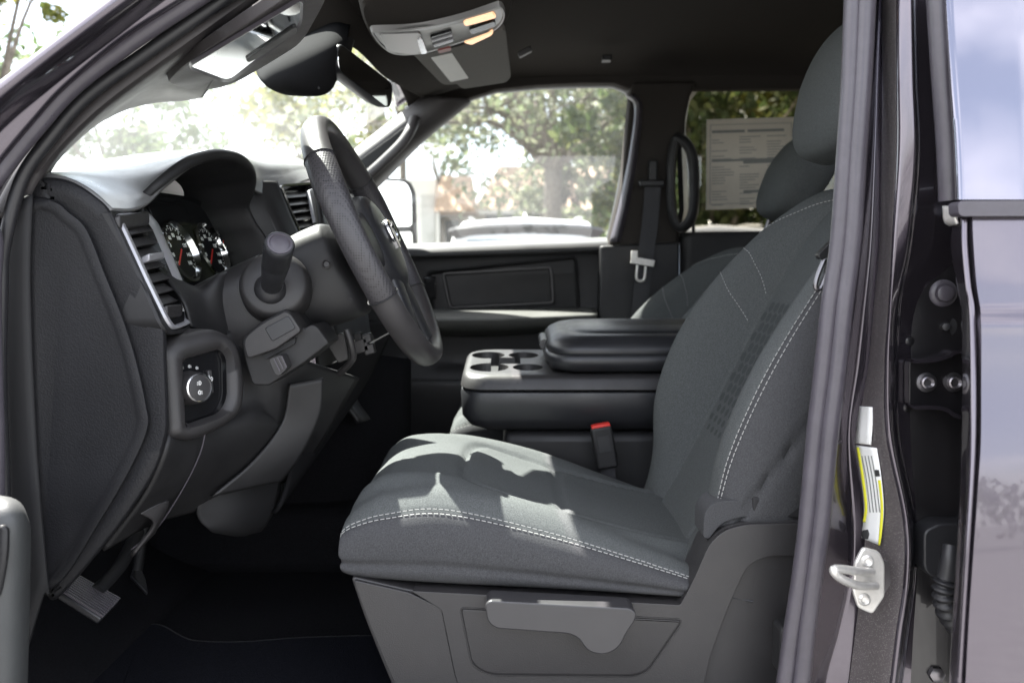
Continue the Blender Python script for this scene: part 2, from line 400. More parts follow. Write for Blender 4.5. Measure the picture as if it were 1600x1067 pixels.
# leaves ------------------------------------------------------------
def leafmat(name, c1, c2, c3):
    m = bpy.data.materials.new(name); m.use_nodes = True; t = m.node_tree; b = t.nodes['Principled BSDF']; b.inputs['Roughness'].default_value = .6
    g = t.nodes.new('ShaderNodeNewGeometry'); r = t.nodes.new('ShaderNodeValToRGB'); e = r.color_ramp.elements
    e[0].color = (*c1, 1); e[1].color = (*c3, 1); x = e.new(.5); x.color = (*c2, 1)
    t.links.new(g.outputs['Random Per Island'], r.inputs[0]); t.links.new(r.outputs[0], b.inputs['Base Color'])
    tr = t.nodes.new('ShaderNodeBsdfTranslucent'); ms = t.nodes.new('ShaderNodeMixShader'); ms.inputs[0].default_value = .52
    t.links.new(r.outputs[0], tr.inputs[0]); t.links.new(b.outputs[0], ms.inputs[1]); t.links.new(tr.outputs[0], ms.inputs[2])
    t.links.new(ms.outputs[0], t.nodes['Material Output'].inputs[0]); return m
LEAF = {'oak': leafmat('oak leaves', (.12, .15, .085), (.18, .20, .12), (.25, .255, .17)),
        'lime': leafmat('yellow green leaves', (.10, .13, .03), (.17, .18, .04), (.24, .22, .06)),
        'dark': leafmat('dark leaves', (.035, .055, .02), (.06, .085, .03), (.11, .12, .04)),
        'soft': leafmat('soft green leaves', (.07, .11, .05), (.11, .15, .065), (.16, .19, .095))}
M['bark'] = mat('bark', (.16, .14, .115), .95, bump=(14, .9, .03), var=.35, vscale=9)
def leafgeo(cent, rad, per, size):
    N = len(cent) * per
    c = np.repeat(np.array(cent, float), per, 0); r = np.repeat(np.array(rad, float), per)
    d = rng.normal(size=(N, 3)); d /= np.linalg.norm(d, axis=1, keepdims=True); d[:, 2] *= .75
    p = c + d * (r * rng.random(N) ** .45)[:, None]
    a = rng.normal(size=(N, 3)); a /= np.linalg.norm(a, axis=1, keepdims=True)
    b = np.cross(a, rng.normal(size=(N, 3))); b /= np.linalg.norm(b, axis=1, keepdims=True)
    s = size * (.6 + .8 * rng.random(N))[:, None]
    V = np.stack([p - a * s * .5, p + b * s * .28, p + a * s * .5, p - b * s * .28], 1).reshape(-1, 3)
    return V, (np.arange(N * 4).reshape(-1, 4)).tolist()
def tree(name, x, y, h, spread, trunk_h, leaf, label, cat='tree', group=None, nl=9, size=.22, per=110, tr=.28, lean=(0, 0), dense=1.0, low=0.35):
    root = empty(name, (x, y, 0)); tag(root, label, cat, group)
    geos = []; cents = []; rads = []
    top = Vector((x + lean[0], y + lean[1], trunk_h))
    geos.append(sweep_geo([(x, y, -.05), (x + lean[0] * .3, y + lean[1] * .3, trunk_h * .4), top], circ(tr, 10), 10, scale=[1.25, .9, .75]))
    for i in range(nl):
        a = 2 * math.pi * (i + rng.random() * .6) / nl; rr = spread * (.45 + .5 * rng.random()); zz = trunk_h + (h - trunk_h) * (low + (.9 - low) * rng.random())
        e = Vector((x + math.cos(a) * rr, y + math.sin(a) * rr, zz)); mid = top.lerp(e, .5) + Vector((0, 0, (h - trunk_h) * .06))
        geos.append(sweep_geo([top - Vector((0, 0, .3)), mid, e], circ(tr * .42, 7), 10, scale=[1, .6, .2]))
        for k in range(5):
            q = mid.lerp(e, .2 + .8 * rng.random()) + Vector(rng.normal(size=3)) * spread * .22
            geos.append(sweep_geo([mid.lerp(e, .3), q], circ(tr * .14, 5), 5, scale=[1, .3]))
            cents.append(q); rads.append(spread * (.16 + .16 * rng.random()))
        cents.append(e); rads.append(spread * (.2 + .12 * rng.random()))
    for k in range(int(8 * dense)):
        a = rng.random() * 6.28; rr = spread * math.sqrt(rng.random()) * .75
        cents.append(Vector((x + math.cos(a) * rr, y + math.sin(a) * rr, trunk_h + (h - trunk_h) * (.55 + .45 * rng.random() * (1 - .5 * rr / spread))))); rads.append(spread * (.2 + .12 * rng.random()))
    V, f = join(geos); mk('trunk', V, f, M['bark'], root)
    V, f = leafgeo(cents, rads, int(per * dense), size); mk('crown', V, f, LEAF[leaf], root, smooth=False)
    return root
# the big oak across the lot, seen through the passenger window
def atY(px, Y): return (px - 800) / F * Y
tree('oak_tree', atY(858, 21), 21, 10.8, 5.6, 4.1, 'oak', 'broad old oak with grey trunk spreading in front of the tan roofed building', group='oaks across the lot', nl=15, size=.21, per=105, tr=.29, lean=(.1, 0), low=.08)
tree('oak_tree', atY(925, 27), 27, 6.2, 2.4, 1.6, 'oak', 'smaller bushy oak just right of the broad old oak trunk', group='oaks across the lot', nl=9, size=.24, per=120, tr=.2, low=0)
tree('pale_tree', atY(690, 30), 30, 10, 3.2, 4.5, 'soft', 'small pale green tree left of the broad oak, over the white annex', nl=8, size=.22, per=90, tr=.09)
# trees seen through the tinted rear window
for i, (px, Y, h, sp, lf, lb) in enumerate([
    (1105, 15, 6.6, 2.4, 'dark', 'dark green tree at the left edge of the tinted rear window'),
    (1190, 19, 8.0, 3.2, 'lime', 'yellow green tree above the price sheet in the tinted window'),
    (1290, 16, 6.5, 2.6, 'lime', 'yellow green tree behind the passenger headrest'),
    (1150, 24, 9.5, 3.8, 'dark', 'tall dark tree farthest back behind the price sheet')]):
    tree('shade_tree', atY(px, Y), Y, h, sp, 1.2, lf, lb, group='trees behind the tinted window', nl=10, size=.22, per=150, tr=.15, low=0)
# trees seen through the windshield
tree('street_tree', atY(205, 20), 20, 7.4, 3.0, 2.0, 'soft', 'pale green tree beyond the white fence ahead of the truck', group='trees ahead of the windshield', nl=9, size=.22, per=110, tr=.2, low=.0)
tree('street_tree', atY(500, 23), 23, 8.9, 2.6, 3.6, 'lime', 'yellow green tree seen through the windshield beside the steering wheel top', group='trees ahead of the windshield', nl=9, size=.2, per=60, tr=.16, low=.0)
tree('street_tree', atY(632, 26), 26, 11.5, 1.6, 6, 'lime', 'thin yellow green tree beside the far windshield pillar', group='trees ahead of the windshield', nl=7, size=.2, per=60, tr=.14)
tree('street_tree', atY(8, 14), 14, 8.3, 1.25, 4.2, 'lime', 'yellowing tree top above the near windshield pillar', group='trees ahead of the windshield', nl=8, size=.16, per=60, tr=.12)
# white picket fence ahead
fr = empty('picket_fence', (atY(130, 13), 13, 0)); tag(fr, 'white picket fence ahead of the truck beyond the windshield', 'fence')
g = []
for i in range(40):
    x = atY(40, 13) + i * .11; g.append(box_geo(Vector((x, 13, 1.35)), Vector((.022, 0, 0)), Vector((0, .012, 0)), Vector((0, 0, 1.35 + .35))))
M['fencew'] = mat('fence white', (.75, .75, .72), .6, var=.05, vscale=4)
V, f = join(g); mk('picket_panel', V, f, M['fencew'], fr, smooth=False)
V, f = join([box_geo(Vector((atY(40, 13) + 2.15, 13.03, z)), Vector((2.2, 0, 0)), Vector((0, .02, 0)), Vector((0, 0, .04))) for z in (.6, 2.6)]); mk('rail', V, f, M['fencew'], fr, smooth=False)
cc2 = [(x, -30 + 3 * rng.random(), .9 + 1.6 * rng.random()) for x in np.linspace(-45, 70, 120)]
V, f = leafgeo(cc2, [1.3 + .9 * rng.random() for _ in cc2], 60, .5)
tl_ = mk('treeline', V, f, LEAF['dark'], None, smooth=False); tag(tl_, 'low dark treeline behind the viewer mirrored in the door paint', 'trees', kind='stuff')
# building ----------------------------------------------------------
M['stucco'] = mat('cream stucco', (.52, .49, .43), .9, bump=(8, .3, .02), var=.06, vscale=2)
M['rooftile'] = mat('tan shingle roof', (.42, .30, .22), .9, bump=(12, .6, .03), var=.18, vscale=6)
M['darkwin'] = mat('dark window', (.03, .035, .04), .12)
Yb = 30
def bx(px): return atY(px, Yb)
def bz(py): return CAMZ + (420 - py) / F * Yb
br = empty('building', (bx(840), Yb, 0)); tag(br, 'cream single storey building with steep tan shingle roof and dark windows', 'building')
abox('wall', bx(688), bx(985), Yb, Yb + 9, 0, bz(334), M['stucco'], br, .02)
def prismroof(name, x0, x1, y0, y1, z0, z1, ix, iy, parent):
    V = [(x0, y0, z0), (x1, y0, z0), (x1, y1, z0), (x0, y1, z0), (x0 + ix, y0 + iy, z1), (x1 - ix, y0 + iy, z1), (x1 - ix, y1 - iy, z1), (x0 + ix, y1 - iy, z1)]
    V, f = fix([Vector(v) for v in V], [(0, 1, 2, 3), (4, 5, 6, 7), (0, 1, 5, 4), (1, 2, 6, 5), (2, 3, 7, 6), (3, 0, 4, 7)]); return mk(name, V, f, M['rooftile'], parent, smooth=False)
prismroof('roof', bx(740), bx(1000), Yb - .5, Yb + 9.5, bz(333), bz(256), .9, 1.6, br)
prismroof('porch_roof', bx(690), bx(748), Yb - 2.6, Yb + .2, bz(338), bz(285), .15, 1.0, br)
for a, b_ in ((693, 722), (756, 814)):
    wv = abox('window', bx(a), bx(b_), Yb - .06, Yb + .02, bz(382) if a > 700 else 0.1, bz(319 if a > 700 else 342), M['stucco'], br, 0)
    abox('pane', bx(a) + .08, bx(b_) - .08, Yb - .1, Yb - .05, bz(378) if a > 700 else .1, bz(322 if a > 700 else 345), M['darkwin'], wv, 0)
abox('fascia', bx(742), bx(998), Yb - .55, Yb - .45, bz(337), bz(330), M['fencew'], br, 0)
abox('porch_post', bx(692), bx(696), Yb - 2.4, Yb - 2.2, 0, bz(338), M['fencew'], br, 0)
an = empty('annex_building', (bx(660), Yb - 2, 0)); tag(an, 'low white annex with a pale garage door beside the tan roof building', 'building')
abox('wall', bx(560), bx(686), Yb - 1, Yb + 6, 0, bz(286), M['fencew'], an, .02)
gd = abox('garage_door', bx(664), bx(684), Yb - 1.06, Yb - .98, 0, bz(310), mat('pale door', (.55, .56, .55), .6, var=.05, vscale=3), an, 0)
M['polew'] = mat('pale concrete', (.5, .48, .45), .9, var=.1, vscale=4)
up = empty('utility_pole', (atY(592, 24), 24, 0)); tag(up, 'pale concrete utility pole seen beside the rearview mirror', 'pole')
V, f = sweep_geo([(atY(592, 24), 24, 0), (atY(592, 24), 24, 5), (atY(592, 24), 24, 10.5)], circ(.30, 12), 12, scale=[1.1, .95, .8]); mk('shaft', V, f, M['polew'], up)
mk('cross_arm', *box_geo(Vector((atY(592, 24), 24, 9.9)), Vector((1.1, 0, 0)), Vector((0, .06, 0)), Vector((0, 0, .07))), M['bark'], up)
# parked cars (rear view) ---------------------------------------------
M['carwhite'] = mat('white car paint', (.80, .80, .79), .18, 0, 1)
M['carsilver'] = mat('silver car paint', (.55, .56, .58), .25, .6, 1)
M['carglass'] = mat('car glass', (.05, .08, .11), .04)
M['tyre'] = mat('tyre', (.02, .02, .02), .8)
def suv(name, x, y, wd, h, ln, m, label, yaw=0):
    r = empty(name, (x, y, 0)); tag(r, label, 'car', 'cars parked across the lot')
    def Lp(a, b, c): return Vector((x + a * wd / 2, y + b * ln, c * h))
    def sec(b, pts): return [Lp(a, b, c) for a, c in pts]
    lo = [(-.90, .16), (-1, .30), (-1.0, .48), (-.96, .56), (.96, .56), (1.0, .48), (1, .30), (.90, .16)]
    rows = [sec(0.0, [(a * .90, c) for a, c in lo]), sec(.012, lo), sec(.5, lo), sec(.93, lo), sec(1.0, [(a * .8, .14 + (c - .14) * .85) for a, c in lo])]
    V = [v for q in rows for v in q]; n = len(lo); f = gridfaces(len(rows), n, True) + [tuple(range(n)), tuple(range(4 * n, 5 * n))]
    V, f = fix(V, f); mk('body', V, f, m, r, bevel=.05, seg=3)
    up_ = [(-.97, .555), (-.94, .70), (-.84, .90), (-.72, .975), (.0, 1.0), (.72, .975), (.84, .90), (.94, .70), (.97, .555)]
    def ur(b0, bt): return [Lp(a, b0 + (bt - b0) * max(0, (c - .555) / .445), c) for a, c in up_]
    rows = [ur(.02, .06), ur(.05, .085), ur(.4, .4), ur(.72, .58)]
    n = len(up_); V = [v for q in rows for v in q]; f = gridfaces(4, n, True) + [tuple(range(n)), tuple(range(3 * n, 4 * n))]
    V, f = fix(V, f); mk('cabin', V, f, m, r, bevel=.03, seg=3)
    mk('rear_window', *fix([Lp(-.80, .008, .58), Lp(.80, .008, .58), Lp(.68, .032, .865), Lp(-.68, .032, .865), Lp(-.80, .06, .58), Lp(.80, .06, .58), Lp(.68, .09, .865), Lp(-.68, .09, .865)],
        [(0, 1, 2, 3), (4, 7, 6, 5), (0, 4, 5, 1), (1, 5, 6, 2), (2, 6, 7, 3), (3, 7, 4, 0)]), M['carglass'], r, bevel=.015)
    V, f = sweep_geo([Lp(-.80, .03, .90), Lp(-.6, .0, .918), Lp(0, -.012, .925), Lp(.6, .0, .918), Lp(.80, .03, .90)], [(-.06, -.05), (-.06, .03), (.02, .12), (.05, .1), (.05, -.05)], 16, up=(0, 0, 1))
    sp = mk('rear_spoiler', V, f, M['rubber_dk'], r)
    mk('brake_light', *box_geo(Lp(0, -.018, .905), Vector((.12, 0, 0)), Vector((0, .015, 0)), Vector((0, 0, .015))), M['lampshell'], sp)
    V, f = sweep_geo([Lp(.0, .16, .985), Lp(0, .15, 1.02), Lp(0, .165, 1.04)], circ(.022), 8, scale=[1.2, .8, .4]); mk('antenna', V, f, m, r)
    for s_ in (-1, 1):
        mk('tail_light', *box_geo(Lp(s_ * .88, -.004, .47), Vector((.09, 0, 0)), Vector((0, .04, 0)), Vector((0, 0, .14))), M['red'], r, bevel=.02)
        mk('side_window', *box_geo(Lp(s_ * .905, .33, .72), Vector((.03, 0, 0)), Vector((0, .24 * ln, 0)), Vector((0, 0, .10 * h))), M['carglass'], r, bevel=.02)
        V, f = sweep_geo([Lp(s_ * .66, .1, 1.0), Lp(s_ * .66, .3, 1.02), Lp(s_ * .66, .5, .99)], circ(.02, 8), 10); mk('roof_rail', V, f, M['lampshell'], r)
        for b in (.17, .80):
            V, f = lathe_geo(Lp(s_ * .93, b, .19), Vector((s_, 0, 0)), [(-.1, .30), (-.08, .34), (.05, .34), (.09, .30), (.09, .2), (.06, .18)], 24)
            wh = mk('wheel', V, f, M['tyre'], r)
            V, f = lathe_geo(Lp(s_ * .93, b, .19), Vector((s_, 0, 0)), [(.06, .205), (.095, .19), (.10, .05), (.10, .01)], 20); mk('rim', V, f, M['silver'], wh)
    mk('bumper', *box_geo(Lp(0, .005, .24), Vector((wd * .44, 0, 0)), Vector((0, .1, 0)), Vector((0, 0, .12))), m, r, bevel=.04, seg=3)
    mk('number_plate', *box_geo(Lp(0, -.006, .38), Vector((.16, 0, 0)), Vector((0, .012, 0)), Vector((0, 0, .08))), M['white'], r, bevel=.005)
    return r
suv('parked_car', (822 - 800) / F * 9.3, 9.3, 1.98, 1.945, 4.7, M['carwhite'], 'white parked car with dark rear spoiler outside the passenger window')
suv('parked_car', (1128 - 800) / F * 9.8, 9.8, 1.75, 1.885, 4.5, M['carsilver'], 'silver parked car seen low in the tinted rear window')

# ================================================================== THE TRUCK
T = empty('pickup_truck', (.3, 1.93, 0))
tag(T, 'dark grey metallic pickup truck with its driver door open, showing the charcoal cloth cab', 'pickup truck')
Z = CAMZ
# ---- shell: floor, roof, far wall, rear wall, firewall
fl = surf('cab_floor', [[Vector((-.95, y, .78)) for y in (1.14, 2.74)], [Vector((-.72, y, .66)) for y in (1.14, 2.74)], [Vector((-.5, y, .64)) for y in (1.14, 2.74)], [Vector((1.8, y, .64)) for y in (1.14, 2.74)]], M['carpet'], T, 20, 40, .02, linu=True)
surf('firewall', [[Vector((-.80, y, .60)) for y in (1.14, 2.74)], [Vector((-.98, y, .85)) for y in (1.14, 2.74)], [Vector((-1.0, y, 1.3)) for y in (1.14, 2.74)]], M['carpet'], T, 10, 10, .02, linu=True)
abox('transmission_tunnel', -.85, .6, 1.84, 2.04, .64, .80, M['carpet'], T, .04, 3)
surf('tunnel_cover', [[(470, 640, 1.9), (560, 560, 1.95), (640, 560, 2.1)], [(440, 760, 1.9), (560, 760, 1.95), (640, 700, 2.1)], [(420, 860, 1.9), (560, 860, 1.95), (640, 800, 2.1)]], M['carpet'], T, 10, 10, .01)
sill = abox('door_sill', -1.0, .62, .98, 1.16, .44, .66, M['paint_shade'], T, .02, 3)
hl = surf('headliner', [
    [Vector((x, y, z)) for y, z in ((1.13, zz0), (1.3, zz1), (1.93, zz2), (2.55, zz1), (2.72, zz0))] for x, zz0, zz1, zz2 in
    ((-.33, Z + .50, Z + .53, Z + .545), (-.2, Z + .57, Z + .60, Z + .615), (.0, Z + .60, Z + .645, Z + .665), (.6, Z + .605, Z + .66, Z + .68), (1.2, Z + .60, Z + .65, Z + .67), (1.75, Z + .54, Z + .58, Z + .6))], M['headliner'], T, 40, 40, .01)
surf('roof', [[Vector((x, y, z)) for y, z in ((1.08, zz0 - .06), (1.14, zz0 + .02), (1.4, zz0 + .06), (1.93, zz0 + .08), (2.46, zz0 + .06), (2.70, zz0 + .025), (2.76, zz0 + .0))] for x, zz0 in
    ((-.38, Z + .53), (-.2, Z + .63), (.1, Z + .67), (.8, Z + .68), (1.5, Z + .66), (1.85, Z + .60))], M['paint'], T, 40, 30, .012)
rw = abox('rear_wall', 1.80, 1.84, 1.1, 2.78, .6, Z + .62, M['headliner'], T, .01)
# hood and fender ahead of the windshield
surf('hood', [[Vector((x, y, z)) for y, z in ((1.02, h0 - .10), (1.12, h0), (1.5, h0 + .035), (1.93, h0 + .05), (2.36, h0 + .035), (2.74, h0), (2.84, h0 - .10))] for x, h0 in ((-1.12, Z - .02), (-1.5, Z - .03), (-2.0, Z - .06), (-2.35, Z - .12))], M['paint'], T, 30, 20, .01)
surf('fender', [[Vector((x, .98 if z < Z - .1 else 1.03, z)) for x in (-2.35, -1.7, -1.02)] for z in (.6, .95, Z - .12)], M['paint'], T, 20, 16, .02, linu=True)
surf('fender', [[Vector((x, 2.90 if z < Z - .1 else 2.84, z)) for x in (-2.35, -1.7, -1.02)] for z in (.6, .95, Z - .12)], M['paint'], T, 20, 16, .02, linu=True)
# windshield
ws = surf('windshield', [[Vector((-1.0, 1.2, Z + .06)), Vector((-1.10, 1.55, Z + .07)), Vector((-1.12, 1.93, Z + .07)), Vector((-1.10, 2.3, Z + .07)), Vector((-1.0, 2.68, Z + .06))],
    [Vector((-.68, 1.2, Z + .30)), Vector((-.75, 1.55, Z + .325)), Vector((-.76, 1.93, Z + .33)), Vector((-.75, 2.3, Z + .325)), Vector((-.68, 2.68, Z + .30))],
    [Vector((-.34, 1.2, Z + .545)), Vector((-.38, 1.55, Z + .575)), Vector((-.39, 1.93, Z + .58)), Vector((-.38, 2.3, Z + .575)), Vector((-.34, 2.68, Z + .545))]], M['shield'], T, 30, 24, 0)

# ---- near windshield pillar, seal and trim
def rib(name, polys, m, parent, n=50, sub=5, solid=.006):
    """ribbon through several image-traced edges, each at its own depth"""
    rows = [[W(p[0], p[1], d if len(p) < 3 else p[2]) for p in pl] for pl, d in polys]
    A = np.array([crs(r, n) for r in rows])
    G = np.array([crs(A[:, i], (len(polys) - 1) * sub + 1) for i in range(n)])
    P = np.transpose(G, (1, 0, 2)); V = P.reshape(-1, 3)
    o = mk(name, V, gridfaces(P.shape[0], n), m, parent, sharp=60)
    if solid: md = o.modifiers.new('s', 'SOLIDIFY'); md.thickness = solid; md.offset = 0
    return o
pA = [(-90, 205), (0, 133), (88, 66), (175, 0), (275, -75)]
pA2 = [(-70, 220), (0, 158), (95, 82), (205, 0), (300, -70)]
pB0 = [(-60, 270), (0, 200), (70, 138), (150, 74), (248, 0), (345, -70)]
pB = [(-50, 318), (0, 252), (50, 192), (100, 137), (190, 62), (285, 0), (385, -64)]
pC = [(-20, 338), (22, 262), (75, 195), (130, 135), (215, 75), (326, 0), (430, -66)]
pD = [(14, 370), (45, 302), (80, 238), (140, 168), (230, 100), (350, 14), (450, -60)]
pill = rib('windshield_pillar', [([(p[0], p[1], 1.10) for p in pA], 0), ([(p[0], p[1], 1.03) for p in pA], 0), ([(p[0], p[1], 1.03) for p in pA2], 0), ([(p[0], p[1], 1.075) for p in pB0], 0), ([(p[0], p[1], 1.09) for p in pB], 0), ([(p[0], p[1], 1.15) for p in pC], 0)], M['paint'], T, sub=6)
sweep('drip_seal', [W(p[0] + 3, p[1] + 3, 1.03) for p in pA], .004, M['rubber_dk'], pill, 40)
sealp = [((a[0] + b[0]) / 2, (a[1] + b[1]) / 2) for a, b in zip(crs(pB, 7), crs(pC, 7))]
ds = empty('door_seal', parent=T)
near_seal = [(-6, 1150), (-7, 900), (-6, 700), (-10, 560), (-12, 450), (-10, 370)]
sweep('bulb', [W(x, y, 1.10) for x, y in near_seal] + [W(x, y, 1.10) for x, y in sealp[0:1]] + [W(x, y, 1.10) for x, y in sealp[1:]], circ(.0108, 14), M['rubber'], ds, 90)
strip = [((a[0] + b[0]) / 2, (a[1] + b[1]) / 2) for a, b in zip(crs(pC, 7), crs(pD, 7))]
sweep('lip', [W(x, y, 1.125) for x, y in ((8, 1150), (6, 800), (0, 600), (2, 450), (6, 385))] + [W(x, y, 1.125) for x, y in strip[1:]], circ(.0088, 12), M['rubber_dk'], ds, 90)
E = [(66, 284, 1.22), (84, 255, 1.28), (115, 222, 1.34), (155, 190, 1.41), (200, 168, 1.47), (245, 157, 1.50), (285, 153, 1.50), (318, 146, 1.46)]
Em = [(50, 305, 1.18), (74, 264, 1.22), (108, 222, 1.27), (160, 178, 1.32), (220, 140, 1.35), (275, 112, 1.33), (330, 74, 1.22), (400, 28, 1.17)]
Dm = [(30, 335), (58, 280), (95, 230), (155, 172), (240, 108), (350, 30), (450, -40), (520, -90)]
rib('pillar_trim', [([(p[0] + 4, p[1] + 4, 1.16) for p in pC], 0), ([(p[0], p[1], 1.155) for p in Dm], 0), (Em, 0), (E, 0), ([(p[0] + 6, p[1] - 8, p[2] + .06) for p in E], 0)], M['trim'], T, 50, 6)
# black sheet standing in for the shade in the gap beside the dash end
surf('gap_shade', [[(16, 318, 1.142), (42, 306, 1.142), (50, 304, 1.146)], [(4, 450, 1.142), (38, 450, 1.142), (46, 450, 1.146)], [(8, 700, 1.142), (48, 700, 1.142), (56, 700, 1.146)], [(18, 1100, 1.142), (66, 935, 1.142), (74, 930, 1.146)]], M['black'], T, 8, 20, .006)
sweep('trim_edge', [W(*p, 1.142) for p in ((20, 360), (14, 430), (12, 520), (15, 600), (22, 690), (30, 780), (36, 880))], .0012, M['rubber'], T, 40)

# ---- sun visor (near) with mirror
va, vn = W(299, 101, 1.22), Vector((.24, .12, -1)).normalized()
vp = rpoly([(262, 130, 6), (292, 100, 20), (460, -10, 10), (520, -30, 6), (506, 8, 25), (472, 68, 20), (422, 99, 20), (371, 129, 16), (338, 140, 14), (294, 141, 10)], 8, 4)
vl = [WP(x, y, va, vn) for x, y in vp]
vis = pslab('sun_visor', vl, .016, vn, M['trim'], T, .005, 3)
mo = rpoly([(297, 101, 5), (469, -2, 4), (467, 37, 14), (356, 124, 12)], 5, 4)
rings('mirror_frame', [[WP(x, y, va, vn) + vn * .001 for x, y in inset(mo, -5)], [WP(x, y, va, vn) + vn * .005 for x, y in inset(mo, -3)], [WP(x, y, va, vn) + vn * .003 for x, y in inset(mo, .5)]], M['rubber'], vis, cap=False)
pslab('vanity_mirror', [WP(x, y, va, vn) + vn * .003 for x, y in mo], .002, vn, M['mirror'], vis, 0)
pslab('slot_reflection', [WP(x, y, va, vn) + vn * .006 for x, y in rpoly([(382, 88), (455, 38), (463, 36), (461, 46), (400, 86), (386, 92)], 3, 3)], .003, vn, M['rubber_dk'], vis, .001)  # dark strip laid on in place of a reflection in the mirror
# header trim between visor and console
surf('header_trim', [[(442, 92, 1.74), (540, 70, 1.84), (600, 118, 2.1), (662, 152, 2.62)], [(480, 22, 1.74), (560, 20, 1.84), (640, 90, 2.1), (700, 140, 2.62)], [(520, -60, 1.74), (590, -30, 1.84), (690, 60, 2.1), (770, 120, 2.62)]], M['headliner'], T, 30, 16, .012)

# ---- rearview mirror
mr = empty('rearview_mirror', parent=T)
ma = Vector((.30, .94, -.14)).normalized(); mn = Vector((.86, -.34, -.04)); mn = (mn - ma * mn.dot(ma)).normalized(); mu = ma.cross(mn)
if mu.z < 0: mu = -mu
mc = W(566, 122, 1.76)
prof = rpoly([(-.122, -.030, .03), (-.122, .030, .02), (.122, .034, .02), (.122, -.034, .03)], .02, 5)
def mpt(p, h, s=1): return mc + ma * p[0] * s + mu * p[1] * s * .88 + mn * h
rings('housing', [[mpt(p, -.036, .55) for p in prof], [mpt(p, -.03, .82) for p in prof], [mpt(p, -.012, .98) for p in prof], [mpt(p, .006, 1.0) for p in prof], [mpt(p, .010, .985) for p in prof], [mpt(p, .008, .95) for p in prof]], M['vinyl'], mr, cap=True, cap0=True)
rings('glass', [[mpt(p, .0085, .948) for p in prof], [mpt(p, .0095, .94) for p in prof]], M['mirror'], mr)
sweep('stalk', [W(545, 62, 1.83), W(540, 85, 1.82), mc - mn * .03], .013, M['plastic'], mr, 14)
sh = Surf([[W(*p) for p in r] for r in [
    [(402, 112, 1.74), (432, 78, 1.80), (472, 52, 1.82), (520, 30, 1.84), (548, 36, 1.86)],
    [(410, 128, 1.62), (436, 108, 1.60), (476, 90, 1.61), (518, 75, 1.64), (540, 70, 1.71)],
    [(440, 143, 1.63), (470, 143, 1.62), (500, 141, 1.64), (518, 128, 1.68), (530, 100, 1.74)],
    [(470, 147, 1.70), (485, 147, 1.72), (500, 144, 1.74), (515, 138, 1.76), (525, 120, 1.8)]]], 24, 24)
o = sh.build('sensor_cover', M['dull'], mr, solid=0); md = o.modifiers.new('s', 'SOLIDIFY'); md.thickness = .01; md.offset = 0
V, f = join([bar(W(458 + i * 7, 131, 1.622), W(464 + i * 7, 139, 1.622), (0, 1, 0), .004, .0015) for i in range(6)])
mk('sensor_grille', V, f, M['black'], mr, smooth=False)

# ---- overhead console
oc = empty('overhead_console', parent=T)
oa, on = plane3(W(590, 45, 1.72), W(780, 10, 1.72), W(640, 80, 1.95))
def OP(l, h=0): return [WP(x, y, oa, on) + on * h for x, y in l]
shell = rpoly([(574, 40, 10), (650, 38, 30), (720, 22, 30), (783, 0, 14), (790, 14, 12), (787, 28, 14), (775, 42, 20), (720, 62, 40), (660, 80, 30), (625, 82, 14), (606, 78, 10), (588, 62, 10)], 10, 4)
dome = [(566, 36), (560, 10), (600, -20), (700, -45), (800, -40), (806, 10), (796, 40), (730, 76), (660, 92), (612, 92), (584, 72)]
rings('housing', [OP(rpoly(dome, 14, 4), -.05), OP(inset(rpoly(dome, 14, 4), 2), -.006), OP(inset(rpoly(dome, 14, 4), 6), .0)], M['headliner'], oc)
rings('bezel', [OP(shell, 0), OP(inset(shell, 1.5), .010), OP(inset(shell, 4), .011), OP(inset(shell, 5), .008)], M['lampshell'], oc)
pslab('bin_door', OP(rpoly([(590, 44), (655, 42), (664, 72), (640, 77), (604, 73)], 5, 3), .013), .008, on, M['lampshell'], oc, .002)
pslab('bin_latch', OP(rpoly([(649, 50), (657, 48), (666, 72), (656, 74)], 3, 3), .017), .006, on, M['chrome'], oc, .001)
pslab('switch_panel', OP(rpoly([(670, 49), (704, 39), (708, 56), (676, 66)], 3, 3), .0135), .006, on, M['gblack'], oc, .001)
for k in range(2): mk('switch_slot', *bar(OP([(673 + k, 53 + k * 7)], .015)[0], OP([(705 + k, 43 + k * 7)], .015)[0], on, .003, .003), M['silver'], oc)
pslab('lamp_lens', OP(rpoly([(722, 24), (768, 10), (775, 18), (740, 28), (724, 32)], 4, 3), .0135), .006, on, M['lens'], oc, .002)
pslab('lamp_lens', OP(rpoly([(722, 58), (760, 44), (770, 38), (768, 46), (735, 62)], 4, 3), .0135), .006, on, M['lens'], oc, .002)
pslab('lamp_switch', OP(rpoly([(730, 36), (772, 22), (774, 30), (734, 44)], 4, 3), .015), .006, on, M['gblack'], oc, .002)
pslab('release_button', OP(rpoly([(682, 70), (702, 65), (704, 70), (684, 75)], 2, 3), .014), .005, on, M['lampred'], oc, .001)
# far visor with label
fv = plane3(W(650, 88, 2.02), W(790, 60, 2.02), W(730, 138, 2.32))
fvl = rpoly([(645, 86, 4), (790, 46, 8), (799, 122, 14), (790, 130, 12), (722, 140, 8), (714, 132, 4), (692, 134, 8)], 6, 4)
v2 = pslab('sun_visor', [WP(x, y, *fv) for x, y in fvl], .018, fv[1], M['visor'], T, .005, 3); v2['label'] = 'grey passenger visor with a white label'
v2l = pslab('warning_label', [WP(x, y, *fv) + fv[1] * .0012 for x, y in rpoly([(673, 90), (706, 83), (732, 122), (704, 128)], 1, 2)], .0008, fv[1], M['paper'], v2, 0)

box('coat_hook', W(948, 92, 2.5), (.014, 0, 0), (0, .02, 0), (0, 0, .008), M['plastic'], T, .004, 3)
box('visor_clip', W(820, 82, 2.15), (.016, 0, .008), (0, .012, 0), (-.003, 0, .006), M['plastic_lt'], T, .003, 3)
